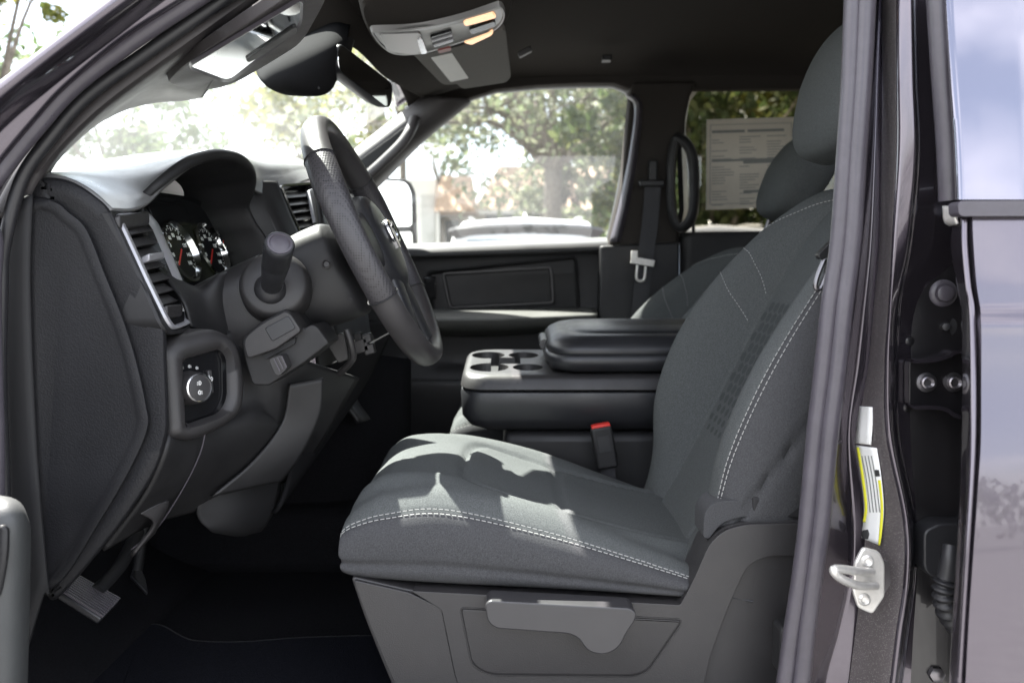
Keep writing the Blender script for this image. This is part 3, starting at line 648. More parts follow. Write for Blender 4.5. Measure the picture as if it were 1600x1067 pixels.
# ---- far windshield pillar with grab handle
fp = rib('far_pillar_trim', [([(480, 305, 2.62), (540, 246, 2.62), (600, 198, 2.62), (662, 150, 2.62)], 0), ([(495, 312, 2.58), (555, 258, 2.58), (612, 214, 2.58), (690, 152, 2.58)], 0), ([(520, 320, 2.62), (580, 285, 2.62), (640, 232, 2.62), (735, 158, 2.62)], 0), ([(560, 318, 2.70), (598, 285, 2.70), (650, 232, 2.70), (705, 182, 2.70)], 0)], M['trim'], T, 40, 6)
pslab('handle_recess', [W(x, y, 2.568) for x, y in rpoly([(548, 263), (560, 252), (636, 196), (640, 205), (628, 222), (572, 268)], 5, 3)], .004, Vector((0, -1, 0)), M['black'], fp, .001)
sweep('grab_handle', [W(648, 186, 2.57), W(642, 202, 2.535), W(628, 224, 2.52), (W(600, 252, 2.52)), W(572, 277, 2.53), W(556, 290, 2.57)], circ(.014, 10, .018), M['trim'], fp, 40)

# ---- far door frame, glass, trim
fd = empty('passenger_door', parent=T)
gl = [(520, 330), (560, 302), (600, 270), (650, 222), (700, 180), (735, 158), (775, 146), (840, 140), (910, 137.5), (955, 137.5), (977, 145), (984, 165), (977, 230), (962, 310), (947, 378), (900, 380), (800, 384), (700, 389), (600, 394), (540, 396)]
def dense(l, n=120): return [tuple(q) for q in crs([(a, b, 0) for a, b in l], n, True)[:, :2]]
gd_ = rpoly([(p[0], p[1], 6) for p in gl], 6, 5)
def LW(l, d): return [W(p[0], p[1], d) for p in l]
rings('window_frame', [LW(inset(gd_, -16), 2.70), LW(inset(gd_, -9), 2.715), LW(inset(gd_, -5), 2.74), LW(inset(gd_, -2), 2.745), LW(inset(gd_, 1), 2.775), LW(inset(gd_, -3), 2.80)], M['rubber_dk'], fd, cap=False, sharp=60)
mk('window_glass', LW(inset(gd_, -6), 2.80), [tuple(range(len(gd_)))], M['glass'], fd, smooth=False)
# far side wall skins around the windows
def wallring(name, inner, outer, d, m, parent):
    n = 80; a = crs([(x, y, 0) for x, y in inner], n, True, False); b = crs([(x, y, 0) for x, y in outer], n, True)
    return rings(name, [LW([tuple(q[:2]) for q in b], d), LW([tuple(q[:2]) for q in a], d)], m, parent, cap=False)
slab('upper_trim', [(648, 226), (700, 176), (735, 153), (775, 140), (840, 133), (910, 130), (960, 130), (980, 138), (1110, 140), (1470, 137), (1470, 60), (800, 60), (660, 150), (600, 240)], 2.69, 2.73, M['headliner'], fd, .004)
rib('frame_edge', [([(979, 150, 2.66), (991, 168, 2.66), (984, 235, 2.66), (969, 315, 2.66), (953, 378, 2.66)], 0), ([(986, 148, 2.64), (998, 168, 2.64), (991, 235, 2.64), (977, 315, 2.64), (962, 378, 2.64)], 0), ([(992, 148, 2.67), (1004, 168, 2.67), (998, 235, 2.67), (985, 315, 2.67), (970, 378, 2.67)], 0)], M['rubber'], fd, 30, 4)
dt = surf('door_trim', [[(x, y0 - (x - 560) * .033, d) for x in (520, 640, 800, 930, 952)] for y0, d in ((386, 2.79), (388, 2.76), (393, 2.705), (397, 2.69), (403, 2.685), (412, 2.70), (450, 2.71), (500, 2.71), (512, 2.70))], M['plastic'], fd, 40, 50, .01)
ins = rpoly([(668, 425, 8), (900, 402, 8), (905, 484, 6), (676, 494, 6)], 8, 4)
rings('map_recess', [LW(inset(ins, -2), 2.690), LW(ins, 2.685), LW(inset(ins, 4), 2.70), LW(inset(ins, 6), 2.703)], M['plastic'], fd)
ins2 = rpoly([(690, 426, 8), (862, 416, 8), (866, 474, 8), (702, 482, 8)], 8, 4)
rings('inner_recess', [LW(inset(ins2, -1), 2.701), LW(ins2, 2.694), LW(inset(ins2, 3), 2.694), LW(inset(ins2, 7), 2.71)], M['plastic_lt'], fd)
box('window_switch', W(672, 450, 2.688), (.02, 0, 0), (0, .008, 0), (0, 0, .036), M['gblack'], fd, .004)
led = surf('armrest_ledge', [[(660, 485, 2.70), (800, 484, 2.70), (930, 483, 2.70)], [(660, 488, 2.61), (800, 487, 2.61), (932, 486, 2.64)], [(660, 497, 2.55), (800, 496, 2.55), (934, 492, 2.60)], [(660, 502, 2.54), (800, 500, 2.54), (930, 496, 2.60)], [(660, 514, 2.57), (800, 512, 2.57), (920, 504, 2.62)], [(660, 524, 2.66), (800, 522, 2.66), (920, 508, 2.68)]], M['ledge'], fd, 30, 40, .008)
surf('sunlit_sill', [[(x, y0 - (x - 560) * .033, d) for x in (520, 640, 800, 930, 952)] for y0, d in ((384.5, 2.785), (386.5, 2.757), (390.5, 2.712), (393, 2.700))], M['ledge'], fd, 40, 10, .004)  # pale strip added over the trim to draw the sunlit belt edge
surf('lower_trim', [[(560, 500, 2.68), (800, 500, 2.68), (955, 496, 2.70)], [(560, 560, 2.69), (800, 560, 2.69), (955, 560, 2.70)], [(560, 600, 2.66), (800, 600, 2.66), (955, 600, 2.68)], [(560, 700, 2.68), (800, 700, 2.68), (955, 700, 2.70)]], M['plastic'], fd, 24, 30, .01)
surf('door_bin', [[(560, 598, 2.60), (780, 596, 2.60), (900, 590, 2.62)], [(560, 606, 2.58), (780, 604, 2.58), (900, 600, 2.60)], [(560, 690, 2.6), (780, 690, 2.6), (900, 690, 2.62)]], M['plastic'], fd, 20, 16, .012)
surf('outer_skin', [[(480, 400, 2.86), (960, 388, 2.86)], [(480, 560, 2.92), (960, 560, 2.92)], [(480, 780, 2.88), (960, 780, 2.88)]], M['paint'], fd, 10, 16, .01)
# far door mirror
dm = empty('door_mirror', parent=T)
mh = rpoly([(560, 300, 8), (585, 276, 10), (640, 280, 14), (650, 300, 10), (653, 400, 10), (560, 405, 8)], 8, 4)
mpl = plane3(W(600, 300, 3.02), W(652, 300, 3.145), W(600, 390, 3.02))
def MP(l, h): return [WP(x, y, *mpl) + mpl[1] * h for x, y in l]
rings('housing', [MP(inset(mh, 10), -.10), MP(inset(mh, 2), -.08), MP(mh, -.01), MP(inset(mh, 1.5), .004), MP(inset(mh, 4.5), .002), MP(inset(mh, 5), -.008)], M['rubber_dk'], dm, cap=True)
pslab('mirror_glass', MP(rpoly([(565, 300), (588, 281), (636, 284), (644, 300), (645, 354), (566, 356)], 7, 4), -.004), .004, mpl[1], M['mirror'], dm, 0)
pslab('spot_mirror', MP(rpoly([(566, 364), (645, 362), (646, 394), (566, 396)], 5, 3), -.004), .004, mpl[1], M['mirror'], dm, 0)

# ---- far centre pillar with belt and grab handle
cp = slab('centre_pillar', [(988, 128), (1090, 128), (1079, 150), (1072, 185), (1071, 212), (1060, 230), (1056, 290), (1060, 340), (1062, 366), (1059, 380), (1058, 560), (935, 560), (952, 378), (972, 290)], 2.66, 2.76, M['headliner'], T, .012)
slab('lower_cover', [(938, 384), (1062, 378), (1060, 700), (930, 700)], 2.645, 2.70, M['plastic'], cp, .008)
V, f = sweep_geo([W(1056, 218, 2.62), W(1070, 222, 2.60), W(1082, 245, 2.60), W(1085, 290, 2.60), W(1082, 335, 2.60), W(1068, 355, 2.61), W(1056, 350, 2.62), W(1049, 325, 2.62), W(1048, 290, 2.62), W(1049, 250, 2.62)], circ(.015, 10, .02), 60, closed=True)
mk('grab_handle', V, f, M['plastic'], cp)
sb = empty('seat_belt', parent=T)
def strapgeo(pts, wd, nrm=Vector((0, -1, 0))):
    P = crs(pts, 40); V = []
    for i in range(len(P)):
        t = Vector(P[min(i + 1, 39)] - P[max(i - 1, 0)]).normalized(); s = t.cross(nrm).normalized() * wd / 2
        for h in (0, -.0025): V += [Vector(P[i]) - s + nrm * h, Vector(P[i]) + s + nrm * h]
    f = []
    for i in range(39):
        a = i * 4; b = a + 4
        f += [(a, a + 1, b + 1, b), (a + 2, b + 2, b + 3, a + 3), (a, b, b + 2, a + 2), (a + 1, a + 3, b + 3, b + 1)]
    return fix(V, f)
mk('webbing', *strapgeo([W(1021, 285, 2.618), W(1016, 345, 2.615), W(1009, 400, 2.612), W(1000, 480, 2.61), W(992, 560, 2.61)], .050), M['strap'], sb)
box('upper_guide', W(1018, 287, 2.625), (.04, 0, 0), (0, .014, 0), (0, 0, .011), M['plastic'], sb, .006, 3)
box('height_adjuster', W(1020, 268, 2.635), (.014, 0, 0), (0, .012, 0), (0, 0, .035), M['plastic'], sb, .006, 3)
mk('latch_plate', *join([box_geo(W(1004, 409, 2.595), Vector((.036, 0, -.006)), Vector((0, .006, 0)), Vector((.002, 0, .010))), sweep_geo([W(x, y, 2.595) for x, y in ((996, 414), (995, 436), (1006, 437), (1009, 416))], circ(.0045, 8), 24), box_geo(W(991, 400, 2.59), Vector((.010, 0, 0)), Vector((0, .005, 0)), Vector((0, 0, .016)))]), M['zinc'], sb, bevel=.001)

# ---- rear passenger door: window frame, privacy glass
rd = empty('rear_passenger_door', parent=T)
rg = [(1066, 372), (1075, 330), (1072, 250), (1070, 200), (1076, 160), (1090, 141), (1110, 138), (1200, 139), (1300, 140), (1420, 150), (1440, 370), (1250, 372)]
rgd = rpoly([(p[0], p[1], 6) for p in rg], 6, 4)
rings('window_frame', [LW(inset(rgd, -14), 2.72), LW(inset(rgd, -6), 2.73), LW(inset(rgd, -3), 2.76), LW(inset(rgd, 1), 2.80), LW(inset(rgd, 0), 2.85)], M['rubber_dk'], rd, cap=False)
mk('window_glass', LW(inset(rgd, -5), 2.81), [tuple(range(len(rgd)))], M['privacy'], rd, smooth=False)
surf('door_trim', [[(1062, 373, 2.78), (1250, 370, 2.78), (1460, 368, 2.78)], [(1062, 372, 2.72), (1250, 369, 2.72), (1460, 367, 2.72)], [(1062, 382, 2.70), (1250, 380, 2.70), (1460, 380, 2.70)], [(1062, 560, 2.71), (1250, 560, 2.71), (1460, 560, 2.71)], [(1062, 760, 2.71), (1250, 760, 2.71), (1460, 760, 2.71)]], M['plastic'], rd, 20, 30, .012)
slab('rear_side_trim', [(1430, 130), (1700, 130), (1700, 760), (1440, 760)], 2.70, 2.80, M['headliner'], rd, .01)
sweep('window_post', [W(1083, 345, 2.79), W(1084, 374, 2.79)], .006, M['rubber_dk'], rd, 4)
# price sheet inside the tinted window
ps = empty('price_sheet', W(1170, 326, 2.775)); tag(ps, 'white printed price sheet in the tinted rear window behind the seats', 'price sheet')
SP = [(1104, 187), (1246, 183), (1250, 322), (1103, 328)]
def sq(u, v, d): 
    a = Vector((*SP[0], 0)).lerp(Vector((*SP[1], 0)), u); b = Vector((*SP[3], 0)).lerp(Vector((*SP[2], 0)), u); c = a.lerp(b, v); return W(c.x, c.y, d)
V, f = fix([sq(0, 0, 2.775), sq(1, 0, 2.775), sq(1, 1, 2.775), sq(0, 1, 2.775), sq(0, 0, 2.7765), sq(1, 0, 2.7765), sq(1, 1, 2.7765), sq(0, 1, 2.7765)], [(0, 1, 2, 3), (7, 6, 5, 4), (0, 1, 5, 4), (1, 2, 6, 5), (2, 3, 7, 6), (3, 0, 4, 7)])
sheetm = mat('sheet paper', (.62, .58, .50), .7, var=.04, vscale=20)
ps_sheet = mk('sheet', V, f, sheetm, ps, smooth=False); ps_sheet.matrix_parent_inverse = Matrix.Translation(-ps.location)
g = []; g2 = []
def rect(u0, u1, v0, v1, d=2.7735): return fix([sq(u0, v0, d), sq(u1, v0, d), sq(u1, v1, d), sq(u0, v1, d)], [(0, 1, 2, 3)])
for v0, u0, u1, hh in [(.125, .06, .42, .03), (.125, .45, .85, .03), (.45, .06, .40, .025), (.45, .40, .90, .055), (.80, .40, .62, .03)]: g2.append(rect(u0, u1, v0, v0 + hh))
for k in range(26):
    v = .2 + k * .03
    if .44 < v < .52: continue
    for c0 in (.06, .36, .66):
        ln = .08 + .16 * rng.random()
        if rng.random() < .8: g.append(rect(c0, c0 + ln, v, v + .008))
for (a, b_, c, d_) in [(.04, .94, .06, .066), (.04, .94, .94, .946), (.04, .046, .06, .946), (.93, .936, .06, .946)]: g.append(rect(a, b_, c, d_))
q = mk('print', *join(g + g2), M['ink'], ps_sheet, smooth=False)
# ================================================================== DASHBOARD
da = empty('dashboard', parent=T)
outer = [(60, 286), (67, 280), (90, 280), (115, 286), (145, 304), (175, 334), (202, 402), (233, 456), (256, 507), (259, 560), (262, 640), (260, 680), (238, 742), (180, 828), (95, 928), (72, 926), (58, 900), (52, 600), (50, 300)]
o2 = [tuple(q) for q in crs([(a, b, 0) for a, b in outer], 110, True)[:, :2]]
rings('side_frame', [LW(inset(o2, 0), 1.30), LW(inset(o2, -1.5), 1.17), LW(inset(o2, 1), 1.160), LW(inset(o2, 4), 1.157), LW(inset(o2, 24), 1.157), LW(inset(o2, 28), 1.1585)], M['soft'], da, sharp=60)
sl_ = [(20, 420), (22, 340), (40, 314), (66, 307), (92, 315), (110, 330), (138, 357), (168, 430), (195, 497), (215, 560), (231, 631), (233, 672), (203, 740), (156, 820), (102, 904), (60, 925), (36, 880), (24, 640)]
s2 = [tuple(q) for q in crs([(a, b, 0) for a, b in sl_], 110, True)[:, :2]]
rings('end_panel', [LW(s2, 1.18), LW(inset(s2, 1.5), 1.156), LW(inset(s2, 4), 1.150), LW(inset(s2, 15), 1.148), LW(inset(s2, 20), 1.1515), LW(inset(s2, 24), 1.1525)], M['soft'], da, sharp=60)
# dash top: from the near corner rearwards and up to the cowl
dtp = Surf([[W(*p) for p in r] for r in [
    [(172, 330, 1.165), (205, 330, 1.24), (232, 318, 1.32), (262, 288, 1.38), (310, 256, 1.45), (371, 250, 1.56), (398, 300, 1.66), (440, 298, 1.80), (490, 280, 2.1), (520, 290, 2.62)],
    [(138, 300, 1.165), (175, 303, 1.25), (215, 299, 1.33), (255, 270, 1.40), (310, 242, 1.47), (368, 240, 1.58), (400, 275, 1.69), (440, 275, 1.84), (480, 268, 2.12), (515, 280, 2.62)],
    [(100, 281, 1.17), (130, 280, 1.28), (170, 274, 1.38), (220, 262, 1.46), (290, 245, 1.55), (350, 240, 1.66), (400, 250, 1.78), (440, 256, 1.92), (480, 260, 2.2), (510, 275, 2.62)],
    [(66, 279, 1.18), (75, 272, 1.34), (110, 263, 1.46), (160, 254, 1.56), (220, 244, 1.68), (290, 238, 1.8), (360, 238, 1.93), (420, 242, 2.08), (470, 252, 2.3), (505, 270, 2.64)],
    [(48, 300, 1.2), (60, 282, 1.38), (95, 272, 1.52), (145, 262, 1.64), (205, 254, 1.78), (275, 250, 1.9), (345, 250, 2.03), (410, 254, 2.18), (465, 262, 2.38), (500, 280, 2.66)]]], 90, 50)
o = dtp.build('top_cover', M['dashtop_glare'], da); md = o.modifiers.new('s', 'SOLIDIFY'); md.thickness = .008; md.offset = 0
last = [Vector(v) for v in dtp.P[-1][::9]] + [Vector(dtp.P[-1][-1])]
wb = [Vector(q) for q in crs([(-1.0, 1.14, Z + .06), (-1.0, 1.2, Z + .06), (-1.10, 1.55, Z + .07), (-1.12, 1.93, Z + .07), (-1.10, 2.3, Z + .07), (-1.0, 2.68, Z + .06), (-1.0, 2.76, Z + .06)], len(last))]
surf('defroster_panel', [last, [a.lerp(b, .4) + Vector((0, 0, .02)) for a, b in zip(last, wb)], wb, [v + Vector((-.06, 0, -.08)) for v in wb]], M['dashtop_glare'], da, 40, 20, .006)
abox('cowl', -1.2, -.96, 1.0, 2.84, Z - .25, Z - .02, M['plastic'], T, .01)
# near air vent pod face
pf = plane3(W(175, 334, 1.162), W(256, 507, 1.162), W(297, 508, 1.29)); PO, PN = pf
def DP(l, h=0): return [WP(x, y, PO, PN) + PN * h for x, y in l]
pod = rpoly([(172, 330, 4), (225, 322, 12), (244, 345, 14), (285, 440, 14), (301, 492, 12), (299, 516, 12), (266, 524, 10), (252, 505, 10), (225, 442, 10)], 8, 4)
rings('vent_pod', [[v + Vector((-.10, .01, 0)) for v in DP(pod)], [v + Vector((-.004, 0, 0)) for v in DP(inset(pod, -1))], DP(pod, .0), DP(inset(pod, 3), .001), DP(inset(pod, 6), .001)], M['plastic'], da, cap=False)
av = empty('air_vent', parent=da)
def sub(o): return o
vb = rpoly([(180, 336, 4), (227, 334, 6), (243, 350, 12), (281, 440, 14), (296, 488, 12), (296, 506, 10), (268, 516, 8), (257, 500, 8), (228, 440, 10)], 8, 4)
def setpar(o, p): o.parent = p; return o
vbz = rings('air_vent_bezel', [DP(inset(vb, -1), .0005), DP(inset(vb, -.5), .0045), DP(inset(vb, 2), .005), DP(inset(vb, 5), .003), DP(inset(vb, 6.5), -.001)], M['silver'], da, cap=False)
bpy.data.objects.remove(av)
rings('air_vent', [DP(inset(vb, 6), .0), DP(inset(vb, 7), -.03), DP(inset(vb, 9), -.035)], M['black'], da)
g = []
for k, y in enumerate((352, 371, 389, 407, 427, 445, 462)):
    t = (y - 336) / 170; xl = 192 + (266 - 192) * t + 4; xr = 232 + (290 - 232) * t
    g.append(bar(DP([(xl, y + 7)], -.006)[0], DP([(xr, y + 1)], -.006)[0], PN * .7 + Vector((0, 0, .7)), .018, .0022))
mk('air_vent_louvre', *join(g), M['plastic_lt'], da, bevel=.0006)
box('air_vent_slider', DP([(236, 404)], .003)[0], (DP([(248, 402)])[0] - DP([(224, 406)])[0]) / 2, PN * .007, Vector((0, 0, .0055)), M['silver'], da, .002)
box('air_vent_thumbwheel', DP([(266, 488)], .000)[0], (DP([(279, 487)])[0] - DP([(256, 489)])[0]) / 2, PN * .008, Vector((0, 0, .009)), M['plastic_lt'], da, .003)
mk('air_vent_mark', *join([bar(DP([(282 , 481 + k * 3)], .004)[0], DP([(287, 480 + k * 3)], .004)[0], PN, .0012, .0006) for k in range(3)]), M['white'], da, smooth=False)
# upper pod (blank vent housing top)
box('vent_top', DP([(207, 345)], -.002)[0], (DP([(232, 341)])[0] - DP([(186, 348)])[0]) / 2, PN * .008, Vector((0, 0, .011)), M['plastic_lt'], da, .005, 3)
# instrument cluster
ic = empty('instrument_cluster', parent=T)
rim = [(228, 372, 1.33), (222, 340, 1.32), (219, 316, 1.32), (235, 299, 1.335), (253, 284, 1.35), (279, 264, 1.38), (304, 250, 1.41), (338, 241, 1.46), (371, 245, 1.525), (390, 259, 1.57), (397, 277, 1.61), (393, 302, 1.635), (386, 322, 1.65), (396, 348, 1.66), (412, 372, 1.67), (436, 420, 1.68)]
def hoodrow(dx, dz, k=1.0):
    c = W(310, 350, 1.5); out = []
    for p in rim:
        q = min(1, out.__len__() / 5); kk = 1 + (k - 1) * (.2 + .8 * q); v = W(*p); yy = v.y; v = c + (v - c) * kk + Vector((dx, 0, dz)) * (.15 + .85 * q if dx > -.03 else 1); v.y = c.y + (yy - c.y) * kk; out.append(v)
    return out
hs = Surf([hoodrow(-.014, -.012, 1.02), hoodrow(-.006, .003, 1.02), hoodrow(.002, .002, 1.0), hoodrow(.0, -.004, .975), hoodrow(-.03, -.008, .95), hoodrow(-.08, -.014, .92), hoodrow(-.125, -.02, .90)], 90, 40)
o = hs.build('cluster_hood', M['plastic'], ic); md = o.modifiers.new('s', 'SOLIDIFY'); md.thickness = .005; md.offset = 0
# cluster face plane
ca = W(310, 372, 1.50) + Vector((-.022, 0, -.008)); cn = Vector((.93, -.06, .36)).normalized()
cxv = Vector((0, 1, 0)); cxv = (cxv - cn * cxv.dot(cn)).normalized(); cyv = cn.cross(cxv)
if cyv.z < 0: cyv = -cyv
def CL(u, v, h=0): return ca + cxv * u + cyv * v + cn * h
fc = rpoly([(-.21, -.085, .02), (.20, -.085, .02), (.20, .05, .03), (.10, .085, .04), (-.12, .085, .04), (-.21, .05, .03)], .02, 5)
rings('gauge_panel', [[CL(x * 1.04, y * 1.04, -.03) for x, y in fc], [CL(x * 1.04, y * 1.04, .01) for x, y in fc], [CL(x, y, .002) for x, y in fc]], M['dull'], ic)
def dial(u, v, r, nm='gauge'):
    gg = lathe(nm + '_ring', CL(u, v), cn, [(.001, r * 1.12), (.012, r * 1.10), (.015, r * 1.02), (.004, r * .94), (.003, r * .5)], M['chrome'], ic, 40)
    lathe(nm + '_face', CL(u, v, .004), cn, [(0, r * .92), (.0008, r * .92), (.001, r * .3)], M['dull'], ic, 40)
    g = []
    for k in range(25):
        a = R(225 - 270 * k / 24); big = k % 3 == 0
        d = cxv * math.cos(a) + cyv * math.sin(a); c = CL(u, v, .0062)
        g.append(bar(c + d * r * (.74 if big else .80), c + d * r * .88, cn, .0016 if big else .0008, .0005))
    mk(nm + '_ticks', *join(g), M['white'], ic, smooth=False)
    for k in range(0, 9):
        a = R(225 - 270 * k / 8); d = cxv * math.cos(a) + cyv * math.sin(a)
        text(nm + '_numeral', str(k * 20) if r > .04 else str(k), r * .2, CL(u, v, .0062) + d * r * .58, cxv, cn, M['white'], ic)
    a = R(220); d = cxv * math.cos(a) + cyv * math.sin(a)
    mk(nm + '_needle', *bar(CL(u, v, .009) - d * r * .1, CL(u, v, .009) + d * r * .75, cn, .003, .001), M['redp'], ic, smooth=False)
dial(.075, -.02, .052); dial(-.055, -.02, .052, 'tachometer'); dial(.145, .0, .026, 'fuel_dial'); dial(-.125, .0, .026, 'heat_dial')
# reflective screen between dials
pslab('info_screen', [CL(x, y, .006) for x, y in rpoly([(-.10, .030), (.04, .030), (.05, .075), (-.10, .075)], .006, 3)], .004, cn, M['gblack'], ic, .001)
lens_m = glassmat('cluster lens', (.92, .94, .92), 1.10, glare=.12); 
mk('cluster_lens', [CL(x * .98, y * .98, .03) for x, y in fc], [tuple(range(len(fc)))], lens_m, ic, smooth=False)
# lower lip of the cluster
surf('lower_lip', [[(232, 400, 1.32), (300, 448, 1.36), (345, 432, 1.42), (400, 420, 1.55), (450, 410, 1.66)], [(262, 440, 1.30), (312, 458, 1.34), (352, 428, 1.38), (410, 432, 1.5), (460, 425, 1.62)], [(285, 470, 1.28), (325, 500, 1.33), (360, 470, 1.38), (410, 460, 1.46), (460, 450, 1.6)], [(297, 510, 1.28), (330, 525, 1.33), (370, 520, 1.38), (420, 510, 1.46), (470, 500, 1.6)]], M['plastic'], ic, 40, 30, .005)
# centre stack with far vents
cs = empty('centre_stack', parent=T)
surf('stack_shoulder', [[(376, 296, 1.66), (405, 284, 1.70), (432, 284, 1.74)], [(380, 330, 1.66), (420, 322, 1.69), (450, 330, 1.74)], [(405, 378, 1.67), (446, 382, 1.69), (470, 375, 1.74)], [(438, 440, 1.68), (476, 445, 1.70), (505, 450, 1.74)]], M['plastic'], cs, 14, 30, .006)
surf('side_bezel', [[(395, 300, 1.68), (400, 286, 1.74), (430, 287, 1.78), (443, 300, 1.80)], [(415, 330, 1.68), (420, 330, 1.74), (445, 330, 1.78), (455, 330, 1.80)], [(440, 380, 1.68), (446, 376, 1.74), (462, 366, 1.78), (470, 365, 1.80)], [(480, 470, 1.68), (484, 470, 1.74), (500, 460, 1.78), (505, 460, 1.80)], [(500, 600, 1.7), (510, 600, 1.76), (530, 590, 1.8), (540, 590, 1.84)]], M['plastic_lt'], cs, 24, 40, .006)
vpl = plane3(W(440, 296, 1.79), W(492, 290, 2.02), W(470, 362, 1.79))
def VP(l, h=0): return [WP(x, y, *vpl) + vpl[1] * h for x, y in l]
cv = rpoly([(437, 292, 4), (490, 288, 4), (500, 330, 4), (500, 360, 4), (468, 366, 5), (452, 330, 5)], 4, 3)
rings('vent_recess', [VP(inset(cv, -4), 0), VP(inset(cv, -2), .006), VP(inset(cv, 1), .005), VP(inset(cv, 3), -.02)], M['gblack'], cs)
mk('vent_louvre', *join([bar(VP([(446 + k * 4, 305 + k * 12)], -.004)[0], VP([(490 + k * 2, 302 + k * 11)], -.004)[0], vpl[1] * .6 + Vector((0, 0, .8)), .02, .002) for k in range(5)]), M['plastic_lt'], cs, smooth=False)
pslab('vent_trim', VP(rpoly([(476, 300), (482, 298), (492, 345), (486, 352)], 2, 3), .012), .008, vpl[1], M['silver'], cs, .002)
surf('stack_face', [[(492, 285, 1.9), (530, 285, 2.2)], [(505, 400, 1.86), (560, 400, 2.2)], [(530, 600, 1.84), (585, 590, 2.2)], [(560, 660, 1.84), (600, 650, 2.2)]], M['plastic'], cs, 10, 30, .01)
box('gear_display', W(562, 545, 1.72), (.03, 0, .01), (0, .03, 0), (-.006, 0, .02), M['gblack'], cs, .004)
# passenger dash
surf('passenger_dash', [[(500, 285, 2.1), (540, 300, 2.64)], [(530, 320, 2.1), (575, 330, 2.66)], [(540, 400, 2.1), (580, 420, 2.66)], [(530, 520, 2.1), (560, 540, 2.66)], [(500, 600, 2.1), (540, 600, 2.66)]], M['soft'], da, 16, 30, .01)
# ---- headlight switch
hp = plane3(W(255, 555, 1.19), W(265, 672, 1.185), W(372, 545, 1.30))
def HP(l, h=0): return [WP(x, y, *hp) + hp[1] * h for x, y in l]
hs_ = empty('headlight_switch', parent=T)
hb = rpoly([(250, 548, 12), (272, 526, 14), (330, 511, 18), (364, 526, 14), (376, 552, 14), (383, 604, 16), (378, 645, 14), (345, 670, 18), (300, 690, 14), (262, 684, 14)], 12, 5)
hi = rpoly([(288, 562, 8), (346, 545, 8), (356, 560, 8), (357, 622, 12), (345, 645, 12), (292, 663, 6)], 8, 6)
hb2 = crs([(a, b, 0) for a, b in hb], 90, True)[:, :2]; hi2 = crs([(a, b, 0) for a, b in hi], 90, True)[:, :2]
def align(a, b):
    k = int(np.argmin(((b - a[0]) ** 2).sum(1))); return np.roll(b, -k, 0)
def amp(l):  # resample by arc length from the angle-sorted start
    l = np.array(l); c = l.mean(0); k = int(np.argmin(np.abs(np.arctan2(l[:, 1] - c[1], l[:, 0] - c[0]) + 2.4))); l = np.roll(l, -k, 0)
    q = np.vstack([l, l[:1]]); s = np.concatenate([[0], np.cumsum(np.linalg.norm(np.diff(q, axis=0), axis=1))]); t = np.linspace(0, s[-1], 91)[:-1]
    return np.stack([np.interp(t, s, q[:, i]) for i in range(2)], 1)
A_, B_ = amp(hb2), amp(hi2)
md_ = A_ * .35 + B_ * .65
rings('switch_bezel', [[v + Vector((-.06, .02, 0)) for v in HP([tuple(p) for p in A_])], HP([tuple(p) for p in A_], -.006), HP([tuple(p) for p in (A_ * .93 + B_ * .07)], 0), HP([tuple(p) for p in (A_ * .6 + B_ * .4)], .008), HP([tuple(p) for p in (A_ * .25 + B_ * .75)], .008), HP([tuple(p) for p in B_], -.004)], M['plastic_lt'], hs_, cap=False, sharp=60)
rings('switch_panel', [HP([tuple(p) for p in inset([tuple(q) for q in B_], -1)], -.004), HP([tuple(p) for p in inset([tuple(q) for q in B_], 1)], -.012)], M['gblack'], hs_)
kc = HP([(302, 606)], -.011)[0]; kax = (hp[1] * .9 + Vector((.25, -.25, .05))).normalized()
lathe('switch_knob', kc, kax, [(0, .026), (.006, .0255), (.024, .0232), (.028, .0215), (.0285, .020)], M['plastic_lt'], hs_, 36)
lathe('knob_ring', kc + kax * .0275, kax, [(0, .0212), (.002, .0212), (.0022, .0192), (.0005, .0186)], M['chrome'], hs_, 36)
lathe('knob_face', kc + kax * .0278, kax, [(0, .0184), (.0006, .0184)], M['gblack'], hs_, 36)
bx_, by_, _ = basis(kax)
def lampicon(c, s, xd, n, flip=1):
    z = n.normalized(); x = (xd - z * xd.dot(z)).normalized(); y = z.cross(x); pts = []
    g = []; P = [c + x * (math.cos(a) * s * flip) + y * (math.sin(a) * s) for a in np.linspace(-math.pi / 2, math.pi / 2, 9)]
    for i in range(8): g.append(bar(P[i], P[i + 1], z, s * .28, .0003))
    g.append(bar(P[0], P[-1], z, s * .28, .0003))
    for k in (-.6, 0, .6): g.append(bar(c - x * s * .35 * flip + y * s * k, c - x * s * 1.3 * flip + y * s * (k - .25), z, s * .22, .0003))
    return join(g)
mk('lamp_symbol', *join([lampicon(kc + kax * .0288 + by_ * .007, .0030, bx_, kax), lampicon(kc + kax * .0288 - by_ * .007, .0030, bx_, kax, -1)]), M['white'], hs_, smooth=False)
g = []
for k in range(5):
    a = R(150 - 22 * k); c = kc + kax * .002 + (bx_ * math.cos(a) + by_ * math.sin(a)) * .0325
    if k in (1, 3): g.append(lampicon(c, .0022, bx_, hp[1], 1 if k == 1 else -1))
    elif k == 0: P = [c + (bx_ * math.cos(t) + by_ * math.sin(t)) * .0024 for t in np.linspace(0, 6.283, 11)]; g += [bar(P[i], P[i + 1], hp[1], .0007, .0003) for i in range(10)]
    else: g.append(lampicon(c, .0020, bx_, hp[1], -1))
mk('switch_symbol', *join(g), M['white'], hs_, smooth=False)
tw = HP([(333, 596)], -.009)[0]
box('dimmer_wheel', tw, bx_ * .004, by_ * .018, hp[1] * .004, M['plastic_lt'], hs_, .002)
